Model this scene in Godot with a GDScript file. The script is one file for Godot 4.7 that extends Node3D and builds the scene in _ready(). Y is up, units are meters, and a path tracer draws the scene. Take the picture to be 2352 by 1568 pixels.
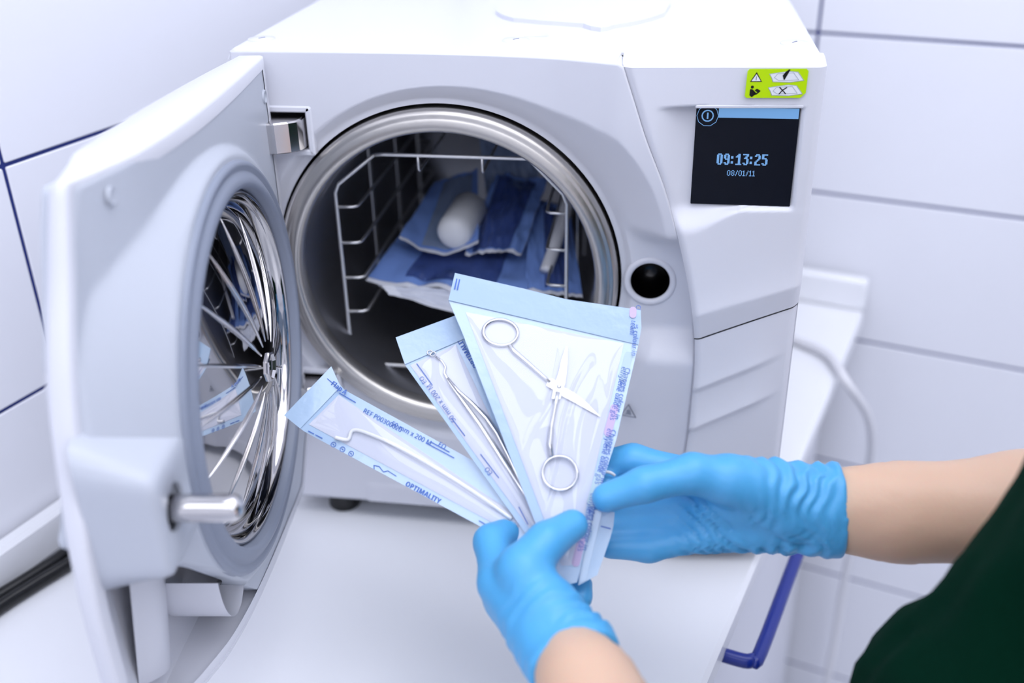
extends Node3D
# World frame: metres, y up. The origin is the centre of the chamber opening of the autoclave,
# +z leaves the opening towards the viewer. The room (walls, table) is turned by PSI about y.
const PSI := 0.31765
const TABLE_Y := -0.26
const FLOOR_Y := -1.11
const CEIL_Y := 1.55
const WALL_U := -0.345
const WALL_W := -0.658
var mats := {}
var used_names := {}
var noise := FastNoiseLite.new()

# ------------------------------------------------------------------ helpers
func room_pt(u: float, h: float, w: float) -> Vector3:
	return Vector3(u * cos(PSI) - w * sin(PSI), h, u * sin(PSI) + w * cos(PSI))

func material(key: String, col: Color, rough: float, metal := 0.0, spec := 0.5) -> StandardMaterial3D:
	var m := StandardMaterial3D.new()
	m.albedo_color = col
	m.roughness = rough
	m.metallic = metal
	m.metallic_specular = spec
	m.cull_mode = BaseMaterial3D.CULL_DISABLED
	mats[key] = m
	return m

func grain(m: StandardMaterial3D, freq: float, strength: float, scale: float, seed_value := 3) -> void:
	var n := FastNoiseLite.new()
	n.seed = seed_value
	n.frequency = freq
	n.fractal_octaves = 4
	var t := NoiseTexture2D.new()
	t.width = 256
	t.height = 256
	t.seamless = true
	t.as_normal_map = true
	t.bump_strength = 6.0
	t.noise = n
	m.normal_enabled = true
	m.normal_texture = t
	m.normal_scale = strength
	m.uv1_triplanar = true
	m.uv1_scale = Vector3.ONE * scale

func numbered(called: String) -> String:
	if not used_names.has(called):
		used_names[called] = 0
		return called
	used_names[called] += 1
	return "%s_%03d" % [called, used_names[called]]

func thing(called: String, label: String, category: String, group := "") -> Node3D:
	var o := Node3D.new()
	o.name = numbered(called)
	add_child(o)
	tag(o, label, category, group)
	return o

func tag(o: Node, label: String, category: String, group := "") -> void:
	o.set_meta("label", label)
	o.set_meta("category", category)
	if group != "":
		o.set_meta("group", group)

func part(called: String, mesh: Mesh, m: Material, parent: Node, at := Vector3.ZERO) -> MeshInstance3D:
	var o := MeshInstance3D.new()
	o.name = called
	o.mesh = mesh
	o.material_override = m
	o.position = at
	parent.add_child(o, true)
	return o

func holder(called: String, parent: Node, tf := Transform3D.IDENTITY) -> Node3D:
	var o := Node3D.new()
	o.name = called
	o.transform = tf
	parent.add_child(o, true)
	return o

func structure(called: String, mesh: Mesh, m: Material, label: String, category: String) -> MeshInstance3D:
	var o := part(called, mesh, m, self)
	o.set_meta("kind", "structure")
	tag(o, label, category)
	return o

func commit(v: PackedVector3Array, idx: PackedInt32Array, smooth := true) -> ArrayMesh:
	var st := SurfaceTool.new()
	st.begin(Mesh.PRIMITIVE_TRIANGLES)
	st.set_smooth_group(0 if smooth else -1)
	if smooth:
		for p in v:
			st.add_vertex(p)
		for i in idx:
			st.add_index(i)
	else:
		for i in idx:
			st.add_vertex(v[i])
	st.generate_normals()
	return st.commit()

func loft(rings: Array, closed := true, cap_start := false, cap_end := false, smooth := true) -> ArrayMesh:
	var v := PackedVector3Array()
	var idx := PackedInt32Array()
	var n: int = rings[0].size()
	for r in rings:
		v.append_array(r)
	var m: int = n if closed else n - 1
	for j in rings.size() - 1:
		for i in m:
			var a: int = j * n + i
			var b: int = j * n + (i + 1) % n
			idx.append_array([a, b, a + n, b, b + n, a + n])
	for e in [[cap_start, 0], [cap_end, rings.size() - 1]]:
		if e[0]:
			var c := Vector3.ZERO
			for p in rings[e[1]]:
				c += p
			v.append(c / n)
			var base: int = e[1] * n
			for i in n:
				if e[1] == 0:
					idx.append_array([v.size() - 1, base + (i + 1) % n, base + i])
				else:
					idx.append_array([v.size() - 1, base + i, base + (i + 1) % n])
	return commit(v, idx, smooth)

func sheet(nu: int, nv: int, fn: Callable, smooth := true) -> ArrayMesh:
	var rows := []
	for j in nv + 1:
		var row := PackedVector3Array()
		for i in nu + 1:
			row.append(fn.call(float(i) / nu, float(j) / nv))
		rows.append(row)
	return loft(rows, false, false, false, smooth)

# turned about z: profile of (radius, z)
func lathe(profile: Array, seg := 96, smooth := true) -> ArrayMesh:
	var rings := []
	for p in profile:
		var r := PackedVector3Array()
		for i in seg:
			var a := TAU * i / seg
			r.append(Vector3(p[0] * cos(a), p[0] * sin(a), p[1]))
		rings.append(r)
	return loft(rings, true, false, false, smooth)

func tube(path: Array, radii: Array, seg := 10, cap := true, squash := 1.0) -> ArrayMesh:
	var rings := []
	var up := Vector3.ZERO
	for k in path.size():
		var a: Vector3 = path[maxi(k - 1, 0)]
		var b: Vector3 = path[mini(k + 1, path.size() - 1)]
		var t := (b - a).normalized()
		if up == Vector3.ZERO:
			up = t.cross(Vector3(0.3, 0.2, 0.93)).normalized()
		up = (up - t * up.dot(t)).normalized()
		var side := t.cross(up)
		var r: float = radii[k] if k < radii.size() else radii[-1]
		var ring := PackedVector3Array()
		for i in seg:
			var g := TAU * i / seg
			ring.append(path[k] + up * cos(g) * r + side * sin(g) * r * squash)
		rings.append(ring)
	return loft(rings, true, cap, cap)

func smooth_path(pts: Array, n := 6) -> Array:
	var out := []
	for i in pts.size() - 1:
		var p0: Vector3 = pts[maxi(i - 1, 0)]
		var p1: Vector3 = pts[i]
		var p2: Vector3 = pts[i + 1]
		var p3: Vector3 = pts[mini(i + 2, pts.size() - 1)]
		for k in n:
			out.append(p1.cubic_interpolate(p2, p0, p3, float(k) / n))
	out.append(pts[-1])
	return out

# box with chamfered edges, centred
func rbox(s: Vector3, c := 0.002) -> ArrayMesh:
	var h := s / 2.0
	c = minf(c, minf(h.x, minf(h.y, h.z)) * 0.9)
	var hull := PackedVector3Array()
	var rings := []
	for zz in [[-h.z, c], [-h.z + c, 0.0], [h.z - c, 0.0], [h.z, c]]:
		var e: float = zz[1]
		var z: float = zz[0]
		rings.append(PackedVector3Array([Vector3(h.x - e, -h.y + c + e, z), Vector3(h.x - e, h.y - c - e, z), Vector3(h.x - c - e, h.y - e, z), Vector3(-h.x + c + e, h.y - e, z), Vector3(-h.x + e, h.y - c - e, z), Vector3(-h.x + e, -h.y + c + e, z), Vector3(-h.x + c + e, -h.y + e, z), Vector3(h.x - c - e, -h.y + e, z)]))
	return loft(rings, true, true, true, false)

func extrude(poly: PackedVector2Array, z0: float, z1: float) -> ArrayMesh:
	var v := PackedVector3Array()
	var idx := PackedInt32Array()
	var n := poly.size()
	var tri := Geometry2D.triangulate_polygon(poly)
	for p in poly:
		v.append(Vector3(p.x, p.y, z1))
	for p in poly:
		v.append(Vector3(p.x, p.y, z0))
	for i in range(0, tri.size(), 3):
		idx.append_array([tri[i], tri[i + 2], tri[i + 1]])
		idx.append_array([tri[i] + n, tri[i + 1] + n, tri[i + 2] + n])
	for i in n:
		var j := (i + 1) % n
		idx.append_array([i, i + n, j, j, i + n, j + n])
	return commit(v, idx, false)

func poly2(a: Array, k := 1.0) -> PackedVector2Array:
	var p := PackedVector2Array()
	for q in a:
		p.append(Vector2(q[0], q[1]) * k)
	return p

func ellipse2(cx: float, cy: float, rx: float, ry: float, n := 28) -> PackedVector2Array:
	var p := PackedVector2Array()
	for i in n:
		p.append(Vector2(cx + rx * cos(TAU * i / n), cy + ry * sin(TAU * i / n)))
	return p

# flat strokes along a 2D polyline, each segment a thin slab
func stroke(a: Array, width: float, z1: float) -> ArrayMesh:
	var v := PackedVector3Array()
	var idx := PackedInt32Array()
	for i in a.size() - 1:
		var p := Vector2(a[i][0], a[i][1])
		var q := Vector2(a[i + 1][0], a[i + 1][1])
		var d := (q - p).normalized() * width * 0.35
		var o := (q - p).normalized().orthogonal() * width / 2.0
		var c := [p - d + o, q + d + o, q + d - o, p - d - o]
		var k := v.size()
		for z in [z1, 0.0]:
			for e in c:
				v.append(Vector3(e.x, e.y, z))
		idx.append_array([k, k + 1, k + 2, k, k + 2, k + 3])
		for e in 4:
			var f := (e + 1) % 4
			idx.append_array([k + e, k + 4 + e, k + f, k + f, k + 4 + e, k + 4 + f])
	return commit(v, idx, false)

func print_text(s: String, cap: float, m: Material, parent: Node, at: Vector3, turn: float, called := "printed_text", face := "Droid Sans", weight := 400) -> MeshInstance3D:
	var t := TextMesh.new()
	var f := SystemFont.new()
	f.font_names = PackedStringArray([face])
	f.font_weight = weight
	t.font = f
	t.text = s
	t.font_size = 48
	t.pixel_size = cap / (0.71 * 48.0)
	t.depth = 0.0001
	t.curve_step = 2.0
	var o := part(called, t, m, parent, at)
	o.rotation.z = turn
	return o

func curve_at(tab: Array, x: float) -> float:
	if x <= tab[0][0]:
		return tab[0][1]
	for i in tab.size() - 1:
		if x <= tab[i + 1][0]:
			var a: Array = tab[maxi(i - 1, 0)]
			var d: Array = tab[mini(i + 2, tab.size() - 1)]
			var h: float = tab[i + 1][0] - tab[i][0]
			var t: float = (x - tab[i][0]) / h
			var m0: float = (tab[i + 1][1] - a[1]) / maxf(tab[i + 1][0] - a[0], 1e-6) * h
			var m1: float = (d[1] - tab[i][1]) / maxf(d[0] - tab[i][0], 1e-6) * h
			var t2 := t * t
			var t3 := t2 * t
			return (2.0 * t3 - 3.0 * t2 + 1.0) * tab[i][1] + (t3 - 2.0 * t2 + t) * m0 + (3.0 * t2 - 2.0 * t3) * tab[i + 1][1] + (t3 - t2) * m1
	return tab[-1][1]

# ---- field of tapered capsules, meshed as surface nets (bodies, gloves, clothes)
func net(bones: Array, cell: float, k: float, cuts := [], wrinkle = null, soft := 0) -> ArrayMesh:
	var lo := Vector3.INF
	var hi := -Vector3.INF
	for b in bones:
		for e in [[b[0], b[1]], [b[2], b[3]]]:
			var r: Vector3 = Vector3.ONE * (e[1] + cell * 4.0)
			lo = lo.min(e[0] - r)
			hi = hi.max(e[0] + r)
	var nx := int((hi.x - lo.x) / cell) + 2
	var ny := int((hi.y - lo.y) / cell) + 2
	var nz := int((hi.z - lo.z) / cell) + 2
	var acc := PackedFloat32Array()
	acc.resize(nx * ny * nz)
	var reach := 5.0 / k
	for b in bones:
		var a: Vector3 = b[0]
		var ra: float = b[1]
		var bb: Vector3 = b[2]
		var rb: float = b[3]
		var ab := bb - a
		var l2 := maxf(ab.length_squared(), 1e-9)
		var rm := maxf(ra, rb) + reach
		var p0 := (a.min(bb) - Vector3.ONE * rm - lo) / cell
		var p1 := (a.max(bb) + Vector3.ONE * rm - lo) / cell
		for z in range(maxi(0, int(p0.z)), mini(nz - 1, int(p1.z) + 1) + 1):
			for y in range(maxi(0, int(p0.y)), mini(ny - 1, int(p1.y) + 1) + 1):
				var row := (z * ny + y) * nx
				for x in range(maxi(0, int(p0.x)), mini(nx - 1, int(p1.x) + 1) + 1):
					var p := lo + Vector3(x, y, z) * cell
					var t := clampf((p - a).dot(ab) / l2, 0.0, 1.0)
					var d := p.distance_to(a + ab * t) - lerpf(ra, rb, t)
					if d < reach:
						acc[row + x] += exp(-k * maxf(d, -0.05))
	var val := PackedFloat32Array()
	val.resize(acc.size())
	for i in acc.size():
		val[i] = 1.0 if acc[i] <= 0.0 else -log(acc[i]) / k
	for c in cuts:
		var pl: Plane = c
		for z in nz:
			for y in ny:
				var row := (z * ny + y) * nx
				for x in nx:
					if val[row + x] < 0.03:
						val[row + x] = maxf(val[row + x], pl.distance_to(lo + Vector3(x, y, z) * cell))
	var at := PackedInt32Array()
	at.resize(acc.size())
	at.fill(-1)
	var v := PackedVector3Array()
	var off := [0, 1, nx, nx + 1, nx * ny, nx * ny + 1, nx * ny + nx, nx * ny + nx + 1]
	var edges := [[0, 1], [2, 3], [4, 5], [6, 7], [0, 2], [1, 3], [4, 6], [5, 7], [0, 4], [1, 5], [2, 6], [3, 7]]
	var cor := [Vector3(0, 0, 0), Vector3(1, 0, 0), Vector3(0, 1, 0), Vector3(1, 1, 0), Vector3(0, 0, 1), Vector3(1, 0, 1), Vector3(0, 1, 1), Vector3(1, 1, 1)]
	for z in nz - 1:
		for y in ny - 1:
			var row := (z * ny + y) * nx
			for x in nx - 1:
				var i := row + x
				if val[i] > cell * 3.0:
					continue
				var inside := 0
				for o in off:
					if val[i + o] < 0.0:
						inside += 1
				if inside == 0 or inside == 8:
					continue
				var s := Vector3.ZERO
				var cnt := 0
				for e in edges:
					var fa := val[i + off[e[0]]]
					var fb := val[i + off[e[1]]]
					if (fa < 0.0) != (fb < 0.0):
						var t := fa / (fa - fb)
						s += (cor[e[0]] as Vector3).lerp(cor[e[1]], t)
						cnt += 1
				at[i] = v.size()
				v.append(lo + (Vector3(x, y, z) + s / cnt) * cell)
	var idx := PackedInt32Array()
	var step := [1, nx, nx * ny]
	for z in range(1, nz - 1):
		for y in range(1, ny - 1):
			var row := (z * ny + y) * nx
			for x in range(1, nx - 1):
				var i := row + x
				if val[i] > cell * 3.0:
					continue
				for ax in 3:
					var j: int = i + step[ax]
					if (val[i] < 0.0) == (val[j] < 0.0):
						continue
					var u: int = step[(ax + 1) % 3]
					var w: int = step[(ax + 2) % 3]
					var q := [at[i - u - w], at[i - w], at[i], at[i - u]]
					if q[0] < 0 or q[1] < 0 or q[2] < 0 or q[3] < 0:
						continue
					if val[i] < 0.0:
						idx.append_array([q[0], q[2], q[1], q[0], q[3], q[2]])
					else:
						idx.append_array([q[0], q[1], q[2], q[0], q[2], q[3]])
	for pass_no in soft:
		var sum := PackedVector3Array()
		sum.resize(v.size())
		var num := PackedInt32Array()
		num.resize(v.size())
		for i in range(0, idx.size(), 3):
			for e in 3:
				sum[idx[i + e]] += v[idx[i + (e + 1) % 3]] + v[idx[i + (e + 2) % 3]]
				num[idx[i + e]] += 2
		for i in v.size():
			if num[i] > 0:
				v[i] = v[i].lerp(sum[i] / num[i], 0.5)
	if wrinkle != null:
		var nrm := PackedVector3Array()
		nrm.resize(v.size())
		for i in range(0, idx.size(), 3):
			var f := (v[idx[i + 2]] - v[idx[i]]).cross(v[idx[i + 1]] - v[idx[i]])
			for e in 3:
				nrm[idx[i + e]] += f
		for i in v.size():
			v[i] += nrm[i].normalized() * wrinkle.call(v[i])
	return commit(v, idx, true)

func chain(list: Array) -> Array:
	var out := []
	for i in list.size() - 1:
		out.append([list[i][0], list[i][1], list[i + 1][0], list[i + 1][1]])
	return out

# ------------------------------------------------------------------ the scene
func _ready() -> void:
	noise.seed = 11
	noise.frequency = 1.0
	noise.fractal_octaves = 2
	var cam := Camera3D.new()
	cam.name = "camera"
	cam.current = true
	var lens := CameraAttributesPhysical.new()
	lens.frustum_focal_length = 36.085
	lens.frustum_focus_distance = 0.77
	lens.exposure_aperture = 2.8
	lens.frustum_near = 0.02
	lens.frustum_far = 50.0
	cam.attributes = lens
	cam.fov = rad_to_deg(2.0 * atan(784.0 / 2357.5))
	cam.transform = Transform3D(Basis(Vector3.UP, 0.14934) * Basis(Vector3.RIGHT, -0.48162) * Basis(Vector3.BACK, -0.02189), Vector3(0.17286, 0.35522, 0.78297))
	add_child(cam)
	var we := WorldEnvironment.new()
	we.name = "environment"
	var env := Environment.new()
	env.tonemap_mode = Environment.TONE_MAPPER_LINEAR
	env.tonemap_exposure = 1.0
	env.background_mode = Environment.BG_COLOR
	env.background_color = Color(0.75, 0.8, 0.9)
	env.sdfgi_enabled = true
	env.ssao_enabled = true
	env.ssil_enabled = true
	we.environment = env
	add_child(we)
	make_materials()
	build_lights()
	build_room()
	build_table()
	build_autoclave()
	build_rack()
	build_chamber_contents()
	build_hand_pouches()
	build_person()

func build_lights() -> void:
	var spots := [[0.52, 0.24], [1.85, 0.32], [0.34, 1.8], [1.75, 1.8]]
	var energies := [1.08, 0.68, 0.64, 0.68]
	var words := ["nearest the corner above the autoclave", "over the person beside the table", "behind the camera by the tiled side wall", "behind the camera away from the tiled walls"]
	for i in 4:
		var t := thing("ceiling_light", "square white recessed ceiling light panel " + words[i], "ceiling light", "ceiling light panels")
		t.position = room_pt(spots[i][0], CEIL_Y, spots[i][1])
		t.rotation.y = -PSI
		var fr := part("frame", rbox(Vector3(1.26, 0.02, 1.26), 0.004), mats.white_metal, t, Vector3(0, -0.008, 0))
		part("diffuser", rbox(Vector3(1.2, 0.006, 1.2), 0.001), mats.panel_glow, t, Vector3(0, -0.021, 0))
		var l := AreaLight3D.new()
		l.name = "panel_light"
		l.area_size = Vector2(1.2, 1.2)
		l.light_color = Color(0.965, 0.975, 1.0)
		l.light_energy = energies[i]
		l.area_range = 8.0
		l.shadow_enabled = true
		l.position = Vector3(0, -0.03, 0)
		l.rotation.x = -PI / 2.0
		t.add_child(l)

func make_materials() -> void:
	material("white_metal", Color(0.93, 0.93, 0.95), 0.4)
	var g := material("panel_glow", Color(0.95, 0.96, 1.0), 0.5)
	g.emission_enabled = true
	g.emission = Color(0.965, 0.975, 1.0)
	g.emission_energy_multiplier = 1.2
	material("paint", Color(0.95, 0.953, 0.97), 0.7)
	material("tile", Color(0.945, 0.95, 0.98), 0.22)
	grain(mats.tile, 0.006, 0.03, 1.5)
	material("grout", Color(0.10, 0.17, 0.45), 0.8)
	material("floor", Color(0.80, 0.81, 0.85), 0.4)
	material("laminate", Color(0.955, 0.96, 0.98), 0.28)
	grain(mats.laminate, 0.03, 0.03, 6.0)
	material("cabinet", Color(0.88, 0.885, 0.92), 0.4)
	material("blue_plastic", Color(0.07, 0.17, 0.55), 0.3)
	material("hose", Color(0.9, 0.9, 0.92), 0.3)
	material("black_rubber", Color(0.015, 0.015, 0.018), 0.25)
	var sh := material("shell", Color(0.885, 0.89, 0.925), 0.33)
	grain(sh, 0.05, 0.02, 20.0)
	material("panel_grey", Color(0.76, 0.78, 0.825), 0.4)
	material("vent_grey", Color(0.55, 0.57, 0.64), 0.6)
	var st := material("satin_steel", Color(0.78, 0.765, 0.745), 0.34, 1.0)
	grain(st, 0.02, 0.05, 10.0)
	material("mirror_steel", Color(0.80, 0.79, 0.79), 0.045, 1.0)
	material("chrome", Color(0.82, 0.81, 0.81), 0.12, 1.0)
	var ch := material("chamber_steel", Color(0.66, 0.66, 0.68), 0.42, 1.0)
	grain(ch, 0.02, 0.06, 6.0)
	material("wire", Color(0.88, 0.88, 0.88), 0.42, 1.0)
	material("gasket", Color(0.56, 0.59, 0.66), 0.45)
	material("screen", Color(0.075, 0.09, 0.13), 0.35, 0.0, 0.25)
	var sg := material("screen_glow", Color(0.30, 0.42, 0.58), 0.4)
	sg.emission_enabled = true
	sg.emission = Color(0.50, 0.73, 0.95)
	sg.emission_energy_multiplier = 0.55
	material("sticker", Color(0.76, 0.92, 0.02), 0.3)
	material("ink_black", Color(0.02, 0.02, 0.02), 0.4)
	material("ink_grey", Color(0.62, 0.65, 0.70), 0.4)
	material("sticker_white", Color(0.93, 0.94, 0.96), 0.4)
	material("mark_grey", Color(0.58, 0.60, 0.66), 0.5)
	material("ink_blue", Color(0.26, 0.42, 0.76), 0.5)
	var bk := material("pouch_border", Color(0.70, 0.80, 0.91), 0.16)
	bk.clearcoat_enabled = true
	bk.clearcoat = 0.6
	bk.clearcoat_roughness = 0.08
	grain(bk, 0.02, 0.10, 12.0)
	material("pouch_paper", Color(0.83, 0.845, 0.91), 0.5)
	material("pouch_back", Color(0.90, 0.91, 0.95), 0.8)
	var fm := material("film", Color(0.90, 0.95, 1.0, 0.07), 0.05, 0.0, 0.8)
	fm.transparency = BaseMaterial3D.TRANSPARENCY_ALPHA
	var fb := material("blue_film", Color(0.55, 0.65, 0.85, 0.10), 0.06, 0.0, 0.8)
	fb.transparency = BaseMaterial3D.TRANSPARENCY_ALPHA
	material("blue_border", Color(0.50, 0.63, 0.90), 0.25)
	material("shaded_blue_window", Color(0.24, 0.33, 0.62), 0.16)  # blue film tint, deepened with part of the chamber shade
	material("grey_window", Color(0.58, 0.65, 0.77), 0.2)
	material("pill_pink", Color(0.78, 0.70, 0.85), 0.4)
	material("pill_green", Color(0.72, 0.81, 0.84), 0.4)
	material("instrument", Color(0.80, 0.80, 0.82), 0.2, 1.0)
	material("white_plastic", Color(0.93, 0.935, 0.95), 0.3)
	var gl := material("glove", Color(0.33, 0.68, 0.90), 0.42)
	gl.subsurf_scatter_enabled = true
	gl.subsurf_scatter_strength = 0.12
	grain(gl, 0.02, 0.16, 22.0)
	var sk := material("skin", Color(0.87, 0.73, 0.63), 0.5)
	sk.subsurf_scatter_enabled = true
	sk.subsurf_scatter_strength = 0.25
	grain(sk, 0.03, 0.12, 18.0)
	var sc := material("scrubs", Color(0.008, 0.15, 0.10), 0.9, 0.0, 0.15)
	grain(sc, 0.1, 0.4, 30.0)
	material("hair", Color(0.12, 0.08, 0.06), 0.5)
	material("shoe", Color(0.85, 0.86, 0.88), 0.5)

# ------------------------------------------------------------------ room
func build_room() -> void:
	var ru := 2.6
	var rw := 2.9
	var th := 0.1
	var grout_d := 0.0018
	var row := 0.206
	var col := 0.40
	# walls of grout with the tiles set on them
	var col_side := 0.50
	var wl := holder("wall_left", self, Transform3D(Basis(Vector3.UP, -PSI), room_pt(WALL_U, 0, 0)))
	wl.set_meta("kind", "structure")
	tag(wl, "white tiled side wall with blue joints beside the open door", "wall")
	var hgt := CEIL_Y - FLOOR_Y
	part("grout", rbox(Vector3(th, hgt, rw - WALL_W), 0.001), mats.grout, wl, Vector3(-th / 2.0 - grout_d, (CEIL_Y + FLOOR_Y) / 2.0, (rw + WALL_W) / 2.0))
	var gap := 0.0036
	var tile_side := rbox(Vector3(0.008, row - gap, col_side - gap), 0.001)
	var y0 := 0.095 + row * 6.0
	var j := 0
	while true:
		var top := y0 + row - j * row
		if top - row < FLOOR_Y - 0.15:
			break
		var wz := 0.134 + col_side * 5.0
		while wz > WALL_W - 0.3:
			var a := maxf(wz - col_side, WALL_W + 0.004)
			if wz - a > 0.05:
				var m := tile_side if wz - a > col_side - 0.01 else rbox(Vector3(0.008, row - gap, wz - a - gap), 0.001)
				part("tile", m, mats.tile, wl, Vector3(-0.004, top - row / 2.0, (wz + a) / 2.0))
			wz -= col_side
		j += 1
	var wb := holder("wall_back", self, Transform3D(Basis(Vector3.UP, -PSI), room_pt(0, 0, WALL_W)))
	wb.set_meta("kind", "structure")
	tag(wb, "white tiled wall with blue joints behind the table", "wall")
	part("grout", rbox(Vector3(ru - WALL_U, hgt, th), 0.001), mats.grout, wb, Vector3((ru + WALL_U) / 2.0, (CEIL_Y + FLOOR_Y) / 2.0, -th / 2.0 - grout_d))
	var tile_back := rbox(Vector3(col - gap, row - gap, 0.008), 0.001)
	j = 0
	while true:
		var top := y0 + row - j * row
		if top - row < FLOOR_Y - 0.15:
			break
		var ux := 0.167 - col * 2.0
		while ux < ru - 0.1:
			var a := maxf(ux, WALL_U + 0.009)
			if ux + col - a > 0.05:
				var m := tile_back if ux + col - a > col - 0.01 else rbox(Vector3(ux + col - a - gap, row - gap, 0.008), 0.001)
				part("tile", m, mats.tile, wb, Vector3((a + ux + col) / 2.0, top - row / 2.0, -0.004))
			ux += col
		j += 1
	var cu := (ru + WALL_U) / 2.0
	var cw := (rw + WALL_W) / 2.0
	var su := ru - WALL_U + 0.4
	var sw := rw - WALL_W + 0.4
	var f := structure("floor", rbox(Vector3(su, th, sw), 0.001), mats.floor, "light grey floor of the treatment room", "floor")
	f.position = room_pt(cu, FLOOR_Y - th / 2.0, cw)
	f.rotation.y = -PSI
	var c := structure("ceiling", rbox(Vector3(su, th, sw), 0.001), mats.paint, "plain white ceiling with light panels", "ceiling")
	c.position = room_pt(cu, CEIL_Y + th / 2.0, cw)
	c.rotation.y = -PSI
	var r := structure("wall_right", rbox(Vector3(th, hgt, sw), 0.001), mats.paint, "plain painted wall behind the person", "wall")
	r.position = room_pt(ru + th / 2.0, (CEIL_Y + FLOOR_Y) / 2.0, cw)
	r.rotation.y = -PSI
	var w := structure("wall_front", rbox(Vector3(su, hgt, th), 0.001), mats.paint, "plain painted wall behind the camera", "wall")
	w.position = room_pt(cu, (CEIL_Y + FLOOR_Y) / 2.0, rw + th / 2.0)
	w.rotation.y = -PSI

func build_table() -> void:
	var u1 := 0.274
	var w0 := -0.638
	var w1 := 0.42
	var t := thing("worktop", "white laminate worktop with low upstands that carries the autoclave", "worktop")
	t.position = room_pt(0, TABLE_Y, 0)
	t.rotation.y = -PSI
	var u0 := WALL_U + 0.002
	part("board", rbox(Vector3(u1 - u0, 0.028, w1 - w0), 0.004), mats.laminate, t, Vector3((u0 + u1) / 2.0, -0.014, (w0 + w1) / 2.0))
	part("upstand", rbox(Vector3(u1 - u0, 0.045, 0.018), 0.004), mats.laminate, t, Vector3((u0 + u1) / 2.0, 0.0225, w0 - 0.001))
	part("upstand", rbox(Vector3(0.018, 0.04, w1 - w0 - 0.02), 0.004), mats.laminate, t, Vector3(u0 + 0.011, 0.02, (w0 + w1) / 2.0 + 0.01))
	var c := thing("cabinet", "white base cabinet under the worktop with a blue bar handle", "cabinet")
	c.position = room_pt(0, FLOOR_Y, 0)
	c.rotation.y = -PSI
	var top := TABLE_Y - FLOOR_Y - 0.028
	part("body", rbox(Vector3(0.25 - u0 - 0.01, top - 0.08, w1 - w0 - 0.04), 0.003), mats.cabinet, c, Vector3((u0 + 0.24) / 2.0, top / 2.0 + 0.04, (w0 + w1) / 2.0))
	part("plinth", rbox(Vector3(0.5, 0.08, w1 - w0 - 0.1), 0.002), mats.vent_grey, c, Vector3((u0 + 0.22) / 2.0, 0.04, (w0 + w1) / 2.0))
	var hy := -0.287 - FLOOR_Y
	var pts := []
	for q in [[0.243, 0.034], [0.285, 0.034], [0.296, 0.030], [0.300, 0.018], [0.300, -0.10], [0.300, -0.20], [0.296, -0.212], [0.285, -0.216], [0.243, -0.216]]:
		pts.append(Vector3(q[0], hy, q[1]))
	part("handle", tube(smooth_path(pts, 4), [0.0062], 12), mats.blue_plastic, c)
	var rail := part("door_panel", rbox(Vector3(0.006, 0.5, 0.5), 0.002), mats.cabinet, c, Vector3(0.246, 0.48, -0.09))
	# hose over the edge of the worktop
	var h := []
	for q in [[0.16, -0.253, -0.52], [0.2136, -0.253, -0.499], [0.2564, -0.252, -0.474], [0.289, -0.262, -0.43], [0.314, -0.33, -0.48], [0.322, -0.41, -0.525], [0.318, -0.52, -0.56], [0.31, -0.75, -0.60], [0.33, -1.09, -0.60], [0.5, -1.102, -0.60]]:
		h.append(room_pt(q[0], q[1], q[2]))
	var hose := thing("drain_hose", "thin white hose curving over the right edge of the worktop", "hose")
	hose.position = h[1]
	var hp := []
	for p in smooth_path(h, 8):
		hp.append(p - h[1])
	part("tube", tube(hp, [0.0058], 12), mats.hose, hose)
	# black cables along the side upstand
	var words := ["black power cable lying against the side upstand left of the door", "outer black cable lying beside another along the side upstand"]
	for i in 2:
		var e := []
		for q in [[-0.318 + 0.011 * i, 0.0065, 0.40], [-0.316 + 0.012 * i, 0.0065, 0.29], [-0.311 + 0.012 * i, 0.0065, 0.245], [-0.307 + 0.014 * i, 0.0065, 0.205], [-0.311 + 0.018 * i, 0.0065, 0.15], [-0.312 + 0.02 * i, 0.0065, 0.05], [-0.312 + 0.02 * i, 0.0065, -0.35]]:
			e.append(Vector3(q[0], q[1], q[2]))
		var cb := thing("power_cable", words[i], "cable", "black cables on the worktop")
		cb.position = room_pt(0, TABLE_Y, 0)
		cb.rotation.y = -PSI
		part("cable_sheath", tube(smooth_path(e, 6), [0.0065], 12), mats.black_rubber, cb)

# ------------------------------------------------------------------ autoclave
const EDGE := [[-0.24, 0.192], [-0.185, 0.198], [-0.144, 0.204], [-0.091, 0.206], [-0.049, 0.206], [-0.009, 0.202], [0.029, 0.194], [0.066, 0.184], [0.0975, 0.174], [0.135, 0.159], [0.161, 0.150], [0.19, 0.140]]
const INNER_Z := [[-0.17, 0.004], [-0.08, 0.005], [0.02, 0.009], [0.087, 0.017], [0.126, 0.029], [0.145, 0.036], [0.21, 0.042]]
const OUTER_Z := [[-0.17, 0.031], [-0.1, 0.043], [0.0, 0.056], [0.08, 0.062], [0.15, 0.064], [0.21, 0.060]]
const LOCK := Vector2(0.1717, 0.004)

func edge_x(y: float) -> float:
	return curve_at(EDGE, y)

func in_door(x: float, y: float) -> bool:
	return x > -0.160 and x < edge_x(y) and y < 0.187 and y > -0.188 and y > -0.14 - (x + 0.163) * 0.9

func in_front(x: float, y: float) -> bool:
	return x > -0.1635 and x < edge_x(y) + 0.0044 and y < 0.1885 and y > -0.238

func in_plate(x: float, y: float) -> bool:
	return in_door(x + 0.006 * signf(x), y + 0.004 * signf(y)) and y > -0.182 + (x - 0.03) * 1.06

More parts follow.
